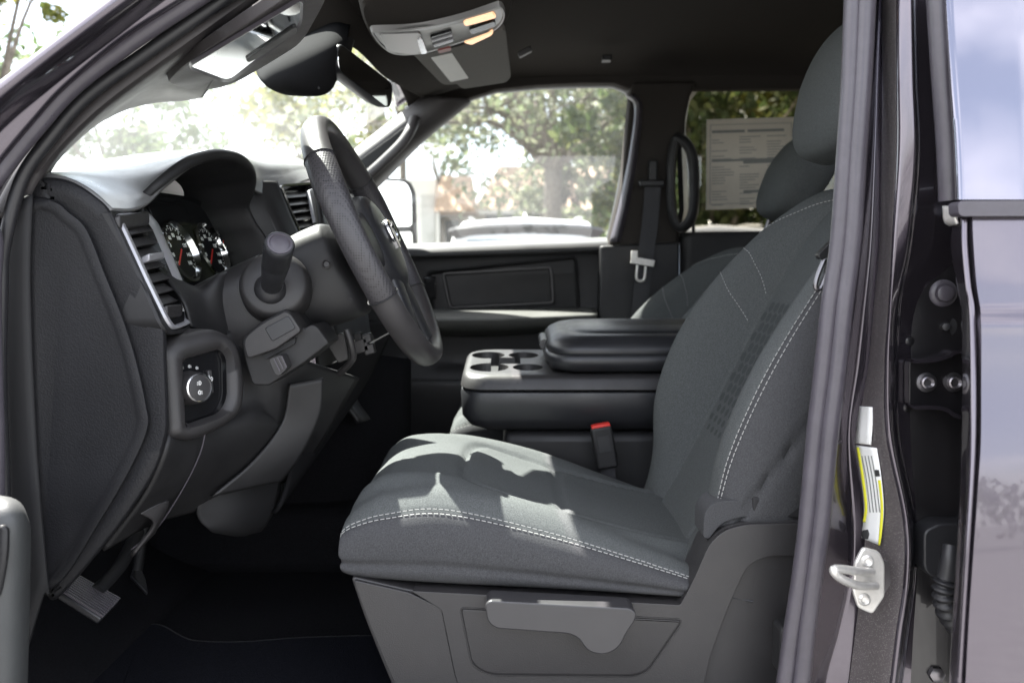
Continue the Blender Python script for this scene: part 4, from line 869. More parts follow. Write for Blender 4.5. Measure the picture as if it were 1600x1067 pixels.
mk('dimmer_mark', *join([lampicon(tw + hp[1] * .0047 + by_ * .004, .003, bx_, hp[1]), bar(tw + hp[1] * .0047 - bx_ * .003 + by_ * .010, tw + hp[1] * .0047 - bx_ * .003 - by_ * .012, hp[1], .0008, .0003)]), M['white'], hs_, smooth=False)
mk('dimmer_scale', *bar(tw + hp[1] * .0047 - bx_ * .0045 + by_ * .002, tw + hp[1] * .0047 - bx_ * .0045 - by_ * .008, hp[1], .001, .0003), M['redp'], hs_, smooth=False)

# ---- knee panels
kp = empty('knee_panel', parent=T)
surf('upper_cover', [[(256, 530, 1.26), (300, 520, 1.32), (380, 520, 1.38), (470, 560, 1.44), (560, 590, 1.56)], [(262, 620, 1.25), (310, 640, 1.31), (390, 620, 1.37), (440, 650, 1.42), (530, 640, 1.56)], [(258, 690, 1.18), (322, 676, 1.27), (400, 665, 1.36), (450, 680, 1.44), (500, 690, 1.54)], [(225, 770, 1.18), (300, 740, 1.26), (360, 740, 1.36), (420, 740, 1.46), (460, 740, 1.54)], [(160, 858, 1.19), (240, 815, 1.28), (310, 795, 1.38), (370, 775, 1.46), (440, 752, 1.54)]], M['plastic'], kp, 40, 50, .008)
sweep('panel_gap', [W(*p) for p in ((322, 670, 1.236), (312, 710, 1.242), (285, 765, 1.252), (245, 825, 1.262), (205, 858, 1.256))], .0012, M['rubber'], kp, 40)
surf('access_cover', [[(215, 800, 1.20), (250, 785, 1.23)], [(240, 820, 1.225), (262, 785, 1.245)], [(205, 868, 1.22), (240, 832, 1.25)]], M['plastic_lt'], kp, 10, 14, .006)
surf('steel_brace', [[(452, 600, 1.40), (505, 590, 1.43)], [(440, 660, 1.40), (500, 645, 1.43)], [(395, 720, 1.37), (470, 710, 1.42)], [(330, 775, 1.33), (440, 750, 1.42)]], M['plastic'], kp, 14, 24, .006)
surf('duct', [[(470, 590, 1.5), (535, 560, 1.56), (610, 520, 1.64)], [(455, 720, 1.48), (510, 670, 1.56), (570, 600, 1.66)], [(430, 800, 1.46), (470, 745, 1.56), (535, 650, 1.66)], [(400, 760, 1.6), (455, 740, 1.66), (525, 640, 1.76)]], M['dull'], kp, 20, 20, .006)
surf('brake_booster_cover', [[(312, 770, 1.36), (380, 745, 1.42), (440, 740, 1.50)], [(308, 805, 1.36), (370, 800, 1.40), (430, 790, 1.48)], [(330, 828, 1.38), (370, 832, 1.42), (410, 825, 1.48)], [(360, 830, 1.48), (380, 835, 1.5), (400, 828, 1.52)]], M['black'], kp, 20, 20, .006)

# ---- steering column
colm = empty('steering_column', parent=T)
wc = W(588, 380, 1.46); wn_ = Vector((.906, 0, .423))
wu = Vector((-.423, 0, .906)); wy = Vector((0, 1, 0))
def CS(s, y, z): return wc - wn_ * s + wy * y + wu * z
def rsec(s, hw, hu, hd, e=.45, n=40, cy=0):
    out = []
    for i in range(n):
        t = 2 * math.pi * i / n; c, q = math.cos(t), math.sin(t)
        out.append(CS(s, cy + math.copysign(abs(c) ** e, c) * hw, math.copysign(abs(q) ** e, q) * (hu if q > 0 else hd)))
    return out
cb = Surf([rsec(.055, .05, .048, .075, .6), rsec(.063, .075, .064, .100, .6), rsec(.08, .083, .070, .106, .6), rsec(.127, .086, .070, .100, .6), rsec(.175, .083, .061, .090, .6), rsec(.185, .079, .058, .085, .6)], 60, 40, True)
cb.build('column_shroud', M['plastic'], colm, caps=True)
cb2 = Surf([rsec(.187, .088, .063, .097, .6), rsec(.193, .094, .065, .101, .6), rsec(.27, .100, .065, .101, .6), rsec(.35, .102, .061, .097, .6), rsec(.42, .102, .053, .090, .6)], 60, 30, True)
cb2.build('column_cover', M['plastic_lt'], colm, caps=True)
# stalk pod
sa = W(424, 447, 1.325); se = W(437, 381, 1.225); sx_ = (se - sa).normalized()
spn = Vector((.15, -.95, .3)).normalized()
lathe('stalk_base', W(430, 446, 1.350), spn, [(-.03, .059), (.0, .057), (.012, .053), (.016, .047), (.017, .021)], M['plastic_lt'], colm, 40)
lathe('stalk_boot', sa - sx_ * .012, sx_, [(0, .026), (.006, .026), (.012, .022), (.016, .018)], M['rubber_dk'], colm, 30)
tsl = (se - sa).length
lathe('indicator_stalk', sa - sx_ * .01, sx_, [(0, .0162), (.03, .0172), (tsl * .62, .0213), (tsl * .64, .0205), (tsl * .66, .0213), (tsl, .0222), (tsl + .008, .0222), (tsl + .011, .020)], M['vinyl'], colm, 32)
lathe('stalk_button', sa - sx_ * .01, sx_, [(tsl + .0105, .0185), (tsl + .0125, .0180), (tsl + .013, .0150), (tsl + .0115, .0142), (tsl + .0125, .012), (tsl + .013, .004)], M['rubber'], colm, 32)
lathe('shroud_screw', W(510, 413, 1.373), Vector((.1, -1, .1)), [(0, .008), (.002, .008), (.003, .006), (-.001, .004)], M['plastic_lt'], colm, 16)
lathe('shroud_hole', W(547, 468, 1.376), Vector((.1, -1, -.1)), [(0, .004), (.002, .004)], M['black'], colm, 12)
# trim under the column
ct = slab('lower_trim', rpoly([(376, 530, 12), (406, 504, 12), (446, 483, 8), (456, 488, 6), (474, 514, 4), (486, 507, 4), (495, 510, 4), (514, 536, 5), (476, 566, 4), (420, 602, 4), (394, 602, 8), (382, 562, 8)], 8, 4), 1.315, 1.40, M['plastic'], colm, .004)
slab('brake_release', rpoly([(378, 530, 14), (407, 506, 12), (445, 486, 8), (454, 491, 6), (471, 517, 6), (430, 546, 6), (386, 561, 8)], 8, 4), 1.298, 1.35, M['plastic_lt'], colm, .006)
slab('hazard_cover', rpoly([(413, 513), (450, 493), (462, 513), (425, 534)], 4, 3), 1.2965, 1.31, M['vinyl'], colm, .0015)
slab('trim_slot', rpoly([(408, 556), (462, 527), (461, 537), (415, 562)], 3, 3), 1.308, 1.32, M['black'], colm, .001)
slab('release_knob', rpoly([(419, 561), (440, 554), (449, 575), (436, 588), (429, 585)], 5, 3), 1.285, 1.32, M['plastic_lt'], colm, .003)
mk('knob_grip', *join([bar(W(428 + k * 6, 560 - k * 2, 1.284), W(438 + k * 5, 580 - k * 3, 1.284), (0, 1, 0), .0018, .002) for k in range(3)]), M['rubber'], colm, smooth=False)
sweep('gear_lever', [W(*p) for p in ((541, 515, 1.44), (548, 535, 1.44), (552, 556, 1.45), (546, 568, 1.46), (530, 584, 1.48))], circ(.0062, 10), M['plastic_lt'], colm, 24)
slab('bracket', rpoly([(512, 540), (528, 520), (538, 522), (545, 562), (528, 568)], 4, 3), 1.47, 1.49, M['plastic_lt'], colm, .002)
for (px, py, s_) in ((566, 540, .012), (574, 528, .008), (560, 526, .007), (578, 545, .009)): box('wiring_clip', W(px, py, 1.5), (s_, 0, s_ * .3), (0, .01, 0), (-s_ * .2, 0, s_), M['plastic_lt'] if px % 4 else M['black'], colm, .002)

# ---- steering wheel
sw = empty('steering_wheel', parent=T)
RW = .218
def wheelpt(a, r=RW, h=0): return wc + wy * (math.cos(a) * r) + wu * (math.sin(a) * r) + wn_ * h
na, nb = 180, 20; V = []; mi = []
for i in range(na):
    a = 2 * math.pi * i / na; gp = 1 + .12 * math.exp(-((math.sin(a) - .45) / .25) ** 2)
    for k in range(nb):
        t = 2 * math.pi * k / nb; V.append(wheelpt(a, RW + math.cos(t) * .0172 * gp, math.sin(t) * .0226 * gp))
Fc = gridfaces(na, nb, True, True)
for q in Fc:
    a = 2 * math.pi * ((q[0] // nb) + .5) / na; s_ = math.sin(a); mi.append(1 if -.44 < s_ < .62 else 0)
V, F2 = [Vector(v) for v in V], Fc
mk('rim', V, F2, None, sw, mats=[M['leather'], M['perf']], mi=mi)
for a in (math.asin(.62), math.pi - math.asin(.62), math.asin(-.44), math.pi - math.asin(-.44)):
    V, f = sweep_geo([wheelpt(a, RW + math.cos(t) * .0180 * 1.06, math.sin(t) * .0234 * 1.06) for t in np.linspace(0, 2 * math.pi, 25)[:-1]], circ(.0011, 6), 24, closed=True); mk('rim_seam', V, f, M['black'], sw)
hub = Surf([[wheelpt(a, r * (1 - .1 * max(0, math.sin(a))), h) for a in np.linspace(0, 2 * math.pi, 33)[:-1]] for r, h in ((.05, -.05), (.085, -.035), (.098, -.012), (.092, .014), (.07, .026), (.035, .030))], 48, 24, True)
hub.build('airbag_cover', M['vinyl'], sw, caps=True)
for a0, wd in ((R(180), .05), (R(0), .05), (R(248), .032), (R(292), .032)):
    r0 = wheelpt(a0, .075, .0); r1 = wheelpt(a0, RW - .006, .0); tdir = wheelpt(a0 + math.pi / 2, 1) - wc
    Vs = Surf([[c + tdir * (math.cos(t) * ww) + wn_ * (math.sin(t) * .011 + hh) for t in np.linspace(0, 2 * math.pi, 17)[:-1]] for c, ww, hh in ((r0, wd, .006), (r0.lerp(r1, .4), wd * .8, .004), (r0.lerp(r1, .8), wd * .7, .0), (r1, wd * .85, .0))], 24, 14, True)
    Vs.build('spoke', M['vinyl'], sw, caps=True)
# emblem: chrome horned animal head
eg = []
def E2(u, v, h=.031): return wc + wy * u + wu * v + wn_ * h
head = [(-.010, .018), (.010, .018), (.013, .006), (.008, -.012), (.006, -.024), (-.006, -.024), (-.008, -.012), (-.013, .006)]
em = empty('emblem', parent=sw)
bpy.data.objects.remove(em)
def ext(pts, h0, h1):
    a = [E2(u, v, h1) for u, v in pts]; b = [E2(u, v, h0) for u, v in pts]; n = len(a)
    return fix(a + b, [tuple(range(n)), tuple(range(n, 2 * n))] + [(i, n + i, n + (i + 1) % n, (i + 1) % n) for i in range(n)])
eg.append(ext(head, .028, .036))
for s_ in (-1, 1):
    eg.append(sweep_geo([E2(s_ * u, v, .034) for u, v in ((.006, .020), (.020, .024), (.033, .014), (.033, -.006), (.022, -.012), (.017, -.002))], circ(.005, 8), 30, scale=[1, 1.1, .9, .6, .35]))
mk('emblem', *join(eg), M['chrome'], sw, bevel=.001)

# ================================================================== SEATS
def hexgeo(sf, f_uv, parent=None):
    pass
def seat(dx, dy, dz, rec, hn, cdx=0, hup=0, detail=True, name='front_seat'):
    st = empty(name, parent=T); yc = 1.455 + dy
    # cushion
    stn = [(-.258, .62), (-.2565, .80), (-.250, .92), (-.232, .985), (-.19, 1), (-.10, 1), (.05, 1), (.20, 1), (.31, 1), (.36, .9)]
    zs_ = np.interp; xs = [-.262, -.24, -.19, -.10, .05, .20, .31, .36]
    zst = [-.392, -.383, -.371, -.364, -.397, -.442, -.478, -.49]
    zcr = [-.385, -.362, -.340, -.334, -.368, -.425, -.468, -.48]
    zin = [-.388, -.352, -.330, -.334, -.382, -.425, -.448, -.455]
    zbo = [-.455, -.458, -.462, -.468, -.476, -.486, -.494, -.498]
    rows = []
    for x, k in stn:
        s0, c0, i0, b0 = (float(np.interp(x, xs, q)) for q in (zst, zcr, zin, zbo)); mid = (s0 + b0) / 2
        pr = [(-.20, b0 - .012), (-.252, b0), (-.262, b0 + (s0 - b0) * .35), (-.262, b0 + (s0 - b0) * .72), (-.250, s0), (-.222, (s0 + c0 * 2) / 3 + .004), (-.19, c0), (-.155, i0 + .004), (-.10, i0 - .003), (0, i0 - .004),
              (.10, i0 - .003), (.155, i0 + .004), (.19, c0), (.222, (s0 + c0 * 2) / 3 + .004), (.250, s0), (.262, b0 + (s0 - b0) * .72), (.262, b0 + (s0 - b0) * .35), (.252, b0), (.20, b0 - .012)]
        rows.append([Vector((x + dx + cdx, yc + y * (1 if k == 1 else .97 + .03 * k), Z + dz + mid + (z - mid) * k)) for y, z in pr])
    cu = Surf(rows, 150, 150)
    if (cu.N[75, 75][2]) < 0: cu.N = -cu.N
    # u index of columns
    def uc(i): return i / 18
    nr = len(stn) - 1
    def vx(x): return float(np.interp(x, [s[0] for s in stn], np.arange(nr + 1) / nr))
    su = [(uc(4.1), vx(x)) for x in (-.258, -.24, -.19, -.1, .05, .2, .34)]; su2 = [(uc(13.9), v) for u, v in su]
    low = [(uc(1.75), vx(x)) for x in (-.258, -.24, -.1, .1, .34)]
    inn = [(uc(7.3), vx(.34)), (uc(7.2), vx(.1)), (uc(7.1), vx(-.02)), (uc(7.3), vx(-.055)), (uc(8), vx(-.075)), (uc(9), vx(-.08)), (uc(10), vx(-.075)), (uc(10.7), vx(-.055)), (uc(10.9), vx(-.02)), (uc(10.8), vx(.1)), (uc(10.7), vx(.34))]
    crossm = [(uc(7.3), vx(.085)), (uc(9), vx(.08)), (uc(10.7), vx(.085))]
    cu.seams([(su, .0035, .0025), (su2, .0035, .0025), (low, .005, .005), (inn, .0075, .0075), (crossm, .006, .005)])
    ob = cu.build('cushion', M['fabric'], st)
    # side cloth on the flanks
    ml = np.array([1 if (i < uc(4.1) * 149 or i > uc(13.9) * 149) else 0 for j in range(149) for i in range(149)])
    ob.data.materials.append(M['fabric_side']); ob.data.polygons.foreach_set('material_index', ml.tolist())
    lines = [cu.line([(u + o_, v) for u, v in su], 240, .0008) for o_ in (-.0062, .0062)]
    if detail: mk('stitching', *dashes(lines), M['thread'], st, smooth=False)
    # backrest
    B0 = Vector((.30 + dx, yc, Z + dz - .44)); et = Vector((math.sin(rec), 0, math.cos(rec))); en = Vector((-math.cos(rec), 0, math.sin(rec)))
    tt = [-.05, -.01, .06, .16, .28, .40, .52, .60, .655, .685, .70]
    ww = [.235, .243, .250, .258, .262, .260, .248, .230, .205, .17, .10]
    bb = [.005, .012, .030, .062, .074, .066, .046, .030, .018, .008, .0]
    th = [.08, .10, .115, .125, .13, .125, .115, .105, .09, .07, .03]
    cc = [.012, .006, .0, -.002, -.002, .0, .0, -.008, -.022, -.042, -.06]
    rows = []
    for t, w_, b, h, c in zip(tt, ww, bb, th, cc):
        pr = [(-.55, -h), (-.85, -h * .95), (-.98, -h * .7), (-1.02, -h * .35), (-1.01, -.01 + b * .35), (-.955, b * .80), (-.88, b * .98), (-.78, b), (-.66, b * .72), (-.53, b * .16), (-.42, 0), (-.22, -.003), (0, -.004)]
        far = {.88: 1.35, .78: 1.5, .66: 1.5, .955: 1.1}
        pr = pr + [(-y, n * far.get(round(abs(y), 3), 1)) for y, n in reversed(pr[:-1])]
        rows.append([B0 + et * t + en * (n + c) + Vector((0, y * w_, 0)) for y, n in pr])
    bk = Surf(rows, 170, 150, True)
    if Vector(bk.N[75, int(12 / 25 * 170)]).dot(en) < 0: bk.N = -bk.N
    nc = 25
    def ub(i): return i / nc
    def vt(t): return float(np.interp(t, tt, np.arange(len(tt)) / (len(tt) - 1)))
    stt = [(ub(5.15), vt(t)) for t in (.03, .1, .2, .3, .4, .5, .6)]; stt2 = [(ub(24 - 5.15), v) for u, v in stt]
    bi = [(ub(9.4), vt(-.03)), (ub(9.35), vt(.1)), (ub(9.3), vt(.3)), (ub(9.35), vt(.5)), (ub(9.5), vt(.62)), (ub(9.6), vt(.68))]; bi2 = [(ub(24 - u * nc), v) for u, v in bi]
    bi2 = [((24 - u * nc) / nc, v) for u, v in bi]
    band = [(ub(9.3), vt(.435)), (ub(10.5), vt(.455)), (ub(12), vt(.46)), (ub(13.5), vt(.455)), (ub(14.7), vt(.435))]
    sb_ = [(ub(3.85), vt(.06)), (ub(3.75), vt(.12)), (ub(3.45), vt(.24)), (ub(3.25), vt(.4)), (ub(3.2), vt(.55))]
    lowb = [(ub(1.0), vt(.0)), (ub(3), vt(.005)), (ub(5), vt(.012)), (ub(7), vt(.015))]
    bk.seams([(stt, .0035, .0022), (stt2, .0035, .0022), (bi, .006, .006), (bi2, .006, .006), (band, .005, .004), (sb_, .005, .008), (lowb, .005, .006)])
    ob = bk.build('backrest', M['fabric'], st, caps=False)
    nf = 169 if False else 170
    ml = []
    for j in range(149):
        for i in range(170):
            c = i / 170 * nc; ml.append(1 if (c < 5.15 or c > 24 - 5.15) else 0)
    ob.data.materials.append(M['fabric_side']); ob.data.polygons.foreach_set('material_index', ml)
    # embossed hexagons on the insert, part of the backrest cloth
    if detail:
        me = ob.data; bm = bmesh.new(); bm.from_mesh(me); s_ = .0125; row = 0; t = .16
        while t < .43:
            fade = min(1, (t - .13) / .12)
            for k in range(-12, 13):
                y = (k + (.5 if row % 2 else 0)) * s_ * 1.95
                if abs(y) > .118: continue
                vs = []
                for q in range(6):
                    a = R(60 * q + 30); yy = y + math.cos(a) * s_ * .86 * (.55 + .45 * fade); t2 = t + math.sin(a) * s_ * .86 * (.55 + .45 * fade)
                    wloc = float(np.interp(t2, tt, ww)); r_ = yy / wloc
                    cf = 12 + float(np.interp(abs(r_), [0, .22, .42, .53], [0, 1, 2, 3])) * (1 if r_ > 0 else -1)
                    p, n = bk.at(cf / nc, vt(t2), .0007); vs.append(bm.verts.new(tuple(p)))
                fc_ = bm.faces.new(vs); fc_.material_index = 2
            t += s_ * 1.7; row += 1
        me.materials.append(M['hex']); bm.to_mesh(me); bm.free()
        lines = [bk.line([(u + o_, v) for u, v in stt], 260, .0008) for o_ in (-.0058, .0058)]
        tl = [[(ub(15.1), vt(.375)), (ub(15.8), vt(.405)), (ub(16.6), vt(.43)), (ub(17.3), vt(.44))], [(ub(15.0), vt(.435)), (ub(15.6), vt(.468)), (ub(16.3), vt(.492)), (ub(17.1), vt(.50))]]
        top = [[(ub(17.3), vt(.54)), (ub(16.2), vt(.60)), (ub(15), vt(.645)), (ub(12), vt(.66)), (ub(9), vt(.645)), (ub(7.5), vt(.61))]]
        mk('stitching', *join([dashes(lines), dashes([bk.line(q, 120, .0008) for q in tl + top], .0045, .003, .0012, .001)]), M['thread'], st, smooth=False)
    # headrest
    hc = B0 + et * (.80 + hup) + en * hn; ha = rec - R(9); et = Vector((math.sin(ha), 0, math.cos(ha))); en = Vector((-math.cos(ha), 0, math.sin(ha)))
    hw, hh, ht = .142, .128, .066
    V = []; n1, n2 = 40, 32
    rows = []
    for j in range(n2 + 1):
        ph = -math.pi / 2 + math.pi * j / n2; r = []
        for i in range(n1):
            a = 2 * math.pi * i / n1
            def se_(c, e): return math.copysign(abs(c) ** e, c)
            x = se_(math.cos(ph), .55) * se_(math.cos(a), .62); y = se_(math.cos(ph), .55) * se_(math.sin(a), .5); z = se_(math.sin(ph), .62)
            r.append(hc + Vector((0, y * hw * (1 - .08 * max(0, z)), 0)) + et * (z * hh) + en * (x * ht * (1 - .25 * max(0, -z)) - .012 * (z > 0) * z * z))
        rows.append(r)
    V = [v for r in rows for v in r]; V, f = fix(V, gridfaces(n2 + 1, n1, True)); hr = mk('headrest', V, f, M['fabric'], st, sharp=80)
    for s_ in (-1, 1): sweep('headrest_post', [B0 + Vector((math.sin(rec), 0, math.cos(rec))) * .66 + Vector((.05, s_ * .07, 0)), hc - et * .08 + Vector((0, s_ * .07, 0))], .007, M['bolt'], st, 6)
    return st
s1 = seat(0, 0, 0, R(27), .085); s1['label'] = 'charcoal cloth driver seat with pale double stitching'
s2_ = seat(-.035, .865, -.02, R(37.5), .02, .135, .085); s2_['label'] = 'charcoal cloth passenger seat behind the console'
# driver seat base
sbp = slab('seat_base', rpoly([(548, 900, 8), (600, 912, 10), (640, 921, 10), (1062, 943, 4), (1080, 908, 20), (1106, 846, 18), (1130, 824, 16), (1165, 815, 16), (1255, 813, 6), (1255, 1110, 4), (630, 1110, 4), (600, 1040, 20), (568, 960, 20)], 8, 4), 1.195, 1.26, M['plastic_lt'], T, .008)
attach(sbp, s1); sbp.matrix_parent_inverse = Matrix.Identity(4)
abox('seat_frame', -.18, .34, 1.25, 1.66, .67, Z - .50, M['black'], s1, .01)
slab('side_shield', rpoly([(642, 923, 6), (1063, 945, 4), (1082, 910, 20), (1108, 850, 18), (1132, 828, 14), (1166, 819, 14), (1262, 817, 6), (1262, 868, 6), (1200, 868, 20), (1168, 882, 20), (1136, 952, 30), (1108, 1030, 20), (1090, 1120, 10), (735, 1120, 4), (712, 1060, 20), (700, 1000, 30), (690, 952, 6)], 8, 4), 1.186, 1.22, M['plastic_lt'], s1, .006)
rc = rpoly([(720, 950, 6), (1064, 968, 6), (1062, 976, 4), (1012, 1048, 22), (990, 1056, 14), (765, 1054, 22), (738, 1040, 22)], 8, 5)
rings('recess_panel', [LW(inset(rc, -2.2), 1.1865), LW(inset(rc, -1.4), 1.1848), LW(inset(rc, -.4), 1.1848), LW(inset(rc, .6), 1.1862), LW(inset(rc, 1.6), 1.1846), LW(inset(rc, 4), 1.1842)], M['plastic_lt'], s1)
flg = rpoly([(552, 906, 6), (640, 926, 8), (690, 950, 6), (700, 1000, 30), (712, 1060, 20), (735, 1110, 4), (636, 1110, 4), (604, 1040, 20), (572, 962, 20)], 8, 4)
slab('front_shield', flg, 1.188, 1.22, M['plastic_lt'], s1, .006)
hd = rpoly([(758, 944, 10), (766, 938, 8), (985, 950, 10), (995, 958, 10), (992, 970, 14), (978, 990, 14), (968, 1012, 16), (945, 1024, 16), (918, 1018, 14), (905, 998, 6), (890, 990, 10), (775, 982, 10), (762, 972, 10)], 8, 5)
slab('recline_handle', hd, 1.152, 1.193, M['lever'], s1, .010, seg=4)
hd2 = rpoly([(768, 950, 10), (985, 961, 10), (990, 970, 14), (960, 985, 14), (915, 988, 10), (780, 978, 10)], 8, 4)
# rear panel of the base: raised block behind
slab('back_lip', rpoly([(1099, 840, 6), (1100, 800, 14), (1118, 783, 12), (1250, 777, 6), (1250, 806, 4), (1165, 806, 16), (1128, 816, 14), (1108, 842, 5)], 8, 4), 1.20, 1.26, M['fabric_side'], s1, .007, seg=3)
slab('rear_boot', [(1176, 776), (1260, 782), (1260, 812), (1176, 806)], 1.197, 1.25, M['black'], s1, .004)
# floor-side seat belt buckle anchor near the pillar
box('belt_anchor', W(1225, 1010, 1.14), (.012, 0, 0), (0, .02, 0), (0, 0, .035), M['plastic'], T, .006, 3)

# buckle between the seats
bk_ = empty('buckle', parent=T)
bu = (W(938, 660, 1.74) - W(950, 730, 1.74)).normalized(); bs = Vector((bu.z, 0, -bu.x)); bc = W(944, 698, 1.74)
box('housing', bc, bs * .023, Vector((0, .014, 0)), bu * .046, M['plastic'], bk_, .006, 3)
box('release_button', bc + bu * .045, bs * .020, Vector((0, .011, 0)), bu * .006, M['red'], bk_, .002, 2)
pslab('buckle_inset', [bc + Vector((0, -.0145, 0)) + bs * a + bu * b for a, b in rpoly([(-.013, -.01), (.013, -.01), (.013, .026), (-.013, .026)], .003, 3)], .001, Vector((0, -1, 0)), M['vinyl'], bk_, .0005)
mk('anchor_strap', *strapgeo([bc - bu * .04, bc - bu * .08, bc - bu * .13 + Vector((.02, 0, 0))], .03), M['strap'], bk_)

# near seat belt tongue by the pillar
bt = empty('belt_tongue', parent=T)
slab('grip', rpoly([(1278, 398, 8), (1300, 376, 8), (1325, 360, 8), (1330, 395, 8), (1296, 402, 5), (1282, 406, 5)], 6, 4), 1.17, 1.185, M['plastic'], bt, .004, seg=3)
V, f = sweep_geo([W(x, y, 1.178) for x, y in ((1288, 405), (1278, 430), (1274, 448), (1281, 451), (1290, 430), (1294, 408))], circ(.0036, 8), 30); mk('metal_tongue', V, f, M['bolt'], bt)
mk('belt_webbing', *strapgeo([W(1316, 398, 1.19), W(1314, 440, 1.185), W(1305, 600, 1.19), W(1300, 1000, 1.19)], .03, Vector((-.6, -.8, 0)).normalized()), M['strap'], bt)

# ================================================================== CENTRE CONSOLE
cc_ = empty('centre_console', parent=T)
x0, x1, y0, y1 = -.115, .42, 1.78, 2.09
def ploop(z, k, xo=0): 
    pts = rpoly([(x0 + k, y0 + k, .06), (x1, y0 + k, .01), (x1, y1 - k, .01), (x0 + k, y1 - k, .06)], .05, 8); return [Vector((a, b, z)) for a, b in pts]
rings('console_body', [ploop(Z - .388, .07), ploop(Z - .381, .042), ploop(Z - .365, .018), ploop(Z - .335, .003), ploop(Z - .262, 0), ploop(Z - .254, .002), ploop(Z - .252, .006)], M['vinyl'], cc_, cap0=True)
tray = rings('cup_tray', [ploop(Z - .250, .004), ploop(Z - .246, .000), ploop(Z - .226, .004), ploop(Z - .219, .010), ploop(Z - .216, .018)], M['plastic_lt'], cc_, cap0=True, sharp=50)
cut = []
for cx, cy, r in ((-.052, 1.868, .046), (-.058, 2.004, .042), (.036, 1.868, .036), (.028, 2.004, .038)): cut.append(lathe_geo(Vector((cx, cy, Z - .25)), Vector((0, 0, 1)), [(0, r * .9), (.06, r)], 32))
cut.append(box_geo(Vector((-.015, 1.94, Z - .22)), Vector((.035, 0, 0)), Vector((0, .035, 0)), Vector((0, 0, .03))))
cuts = []
for vg in cut:
    co_ = mk('cutter', *vg, M['black'], None, smooth=False); cuts.append(co_)
    md = tray.modifiers.new('c', 'BOOLEAN'); md.object = co_; md.operation = 'DIFFERENCE'; md.solver = 'EXACT'
bpy.context.view_layer.update()
nm = bpy.data.meshes.new_from_object(tray.evaluated_get(bpy.context.evaluated_depsgraph_get())); tray.modifiers.clear(); tray.data = nm
for c in cuts: bpy.data.objects.remove(c)
for cx, cy, r in ((-.052, 1.868, .045), (-.058, 2.004, .041), (.036, 1.868, .035), (.028, 2.004, .037)):
    V, f = lathe_geo(Vector((cx, cy, Z - .2265)), Vector((0, 0, 1)), [(0, r), (-.02, r * .98), (-.0235, r * .9)], 32); 
    mk('cup_holder', *lathe_geo(Vector((cx, cy, Z - .2495)), Vector((0, 0, 1)), [(0, r * .9), (.0008, r * .9)], 32), M['black'], cc_)
# armrest lid
def aloop(z, k, zf=0):
    pts = rpoly([(.075 + k, y0 + .004 + k, .07), (x1 + .06, y0 + .004 + k, .02), (x1 + .06, y1 - .01 - k, .02), (.075 + k, y1 - .01 - k, .07)], .05, 10); return [Vector((a, b, z + zf * (a - .3))) for a, b in pts]
rings('armrest', [aloop(Z - .214, .03), aloop(Z - .210, .010), aloop(Z - .200, .001), aloop(Z - .186, -.003), aloop(Z - .174, .0), aloop(Z - .1715, .004), aloop(Z - .168, .002), aloop(Z - .156, .006), aloop(Z - .146, .014), aloop(Z - .137, .028), aloop(Z - .132, .045), aloop(Z - .1345, .050), aloop(Z - .1305, .056), aloop(Z - .127, .075), aloop(Z - .125, .10)], M['vinyl'], cc_, cap0=True, sharp=70)
al = aloop(Z - .163, .0045); al = al[-6:] + al[:22]
mk('armrest_stitching', *dashes([[(np.array(p), np.array((0, -1, .2))) for p in [Vector(q) for q in crs([p for p in al if True], 300)]]], .004, .003, .0014, .0008), M['thread_dk'], cc_, smooth=False)
sweep('armrest_latch', [Vector((.075, y, Z - .17)) for y in (1.90, 1.945, 1.99)], circ(.012, 10), M['vinyl'], cc_, 10)
abox('console_base', -.02, .5, 1.80, 2.09, .66, Z - .36, M['plastic'], cc_, .02, 3)

def tilt_console():
    for o in cc_.children:
        if o.name.startswith('console_base'): continue
        for v in o.data.vertices:
            k = 1.0 if v.co.z > Z - .30 else max(0, (v.co.z - (Z - .40)) / .10)
            v.co.z += .016 + (v.co.y - 2.09) * .10 * k + (0 if v.co.z > Z - .30 else .012)
tilt_console()
# ================================================================== pedals, floor mat
pk = empty('parking_brake_pedal', parent=T)
pp = plane3(W(93, 924, 1.26), W(159, 966, 1.26), W(188, 935, 1.34))
pc = [WP(x, y, *pp) for x, y in ((93, 924), (159, 966), (188, 935), (124, 900))]
pslab('pad', pc, .012, pp[1], M['rubber_dk'], pk, .003)
g = []
for k in range(11):
    t = (k + .5) / 11; g.append(bar(pc[0].lerp(pc[3], t) + pp[1] * .0015, pc[1].lerp(pc[2], t) + pp[1] * .0015, pp[1], .0022, .003))
mk('rib', *join(g), M['rubber'], pk, smooth=False)
sweep('arm', [W(150, 925, 1.32), W(190, 880, 1.42), W(215, 830, 1.5)], .012, M['black'], pk, 10)
bp = empty('brake_pedal', parent=T)
pslab('pad', [W(x, y, d) for x, y, d in ((205, 900, 1.62), (232, 928, 1.60), (228, 905, 1.66), (214, 872, 1.68))], .012, Vector((.6, -.6, .5)).normalized(), M['rubber_dk'], bp, .003)
sweep('arm', [W(215, 890, 1.64), W(225, 830, 1.66), W(240, 780, 1.7)], .01, M['black'], bp, 10)
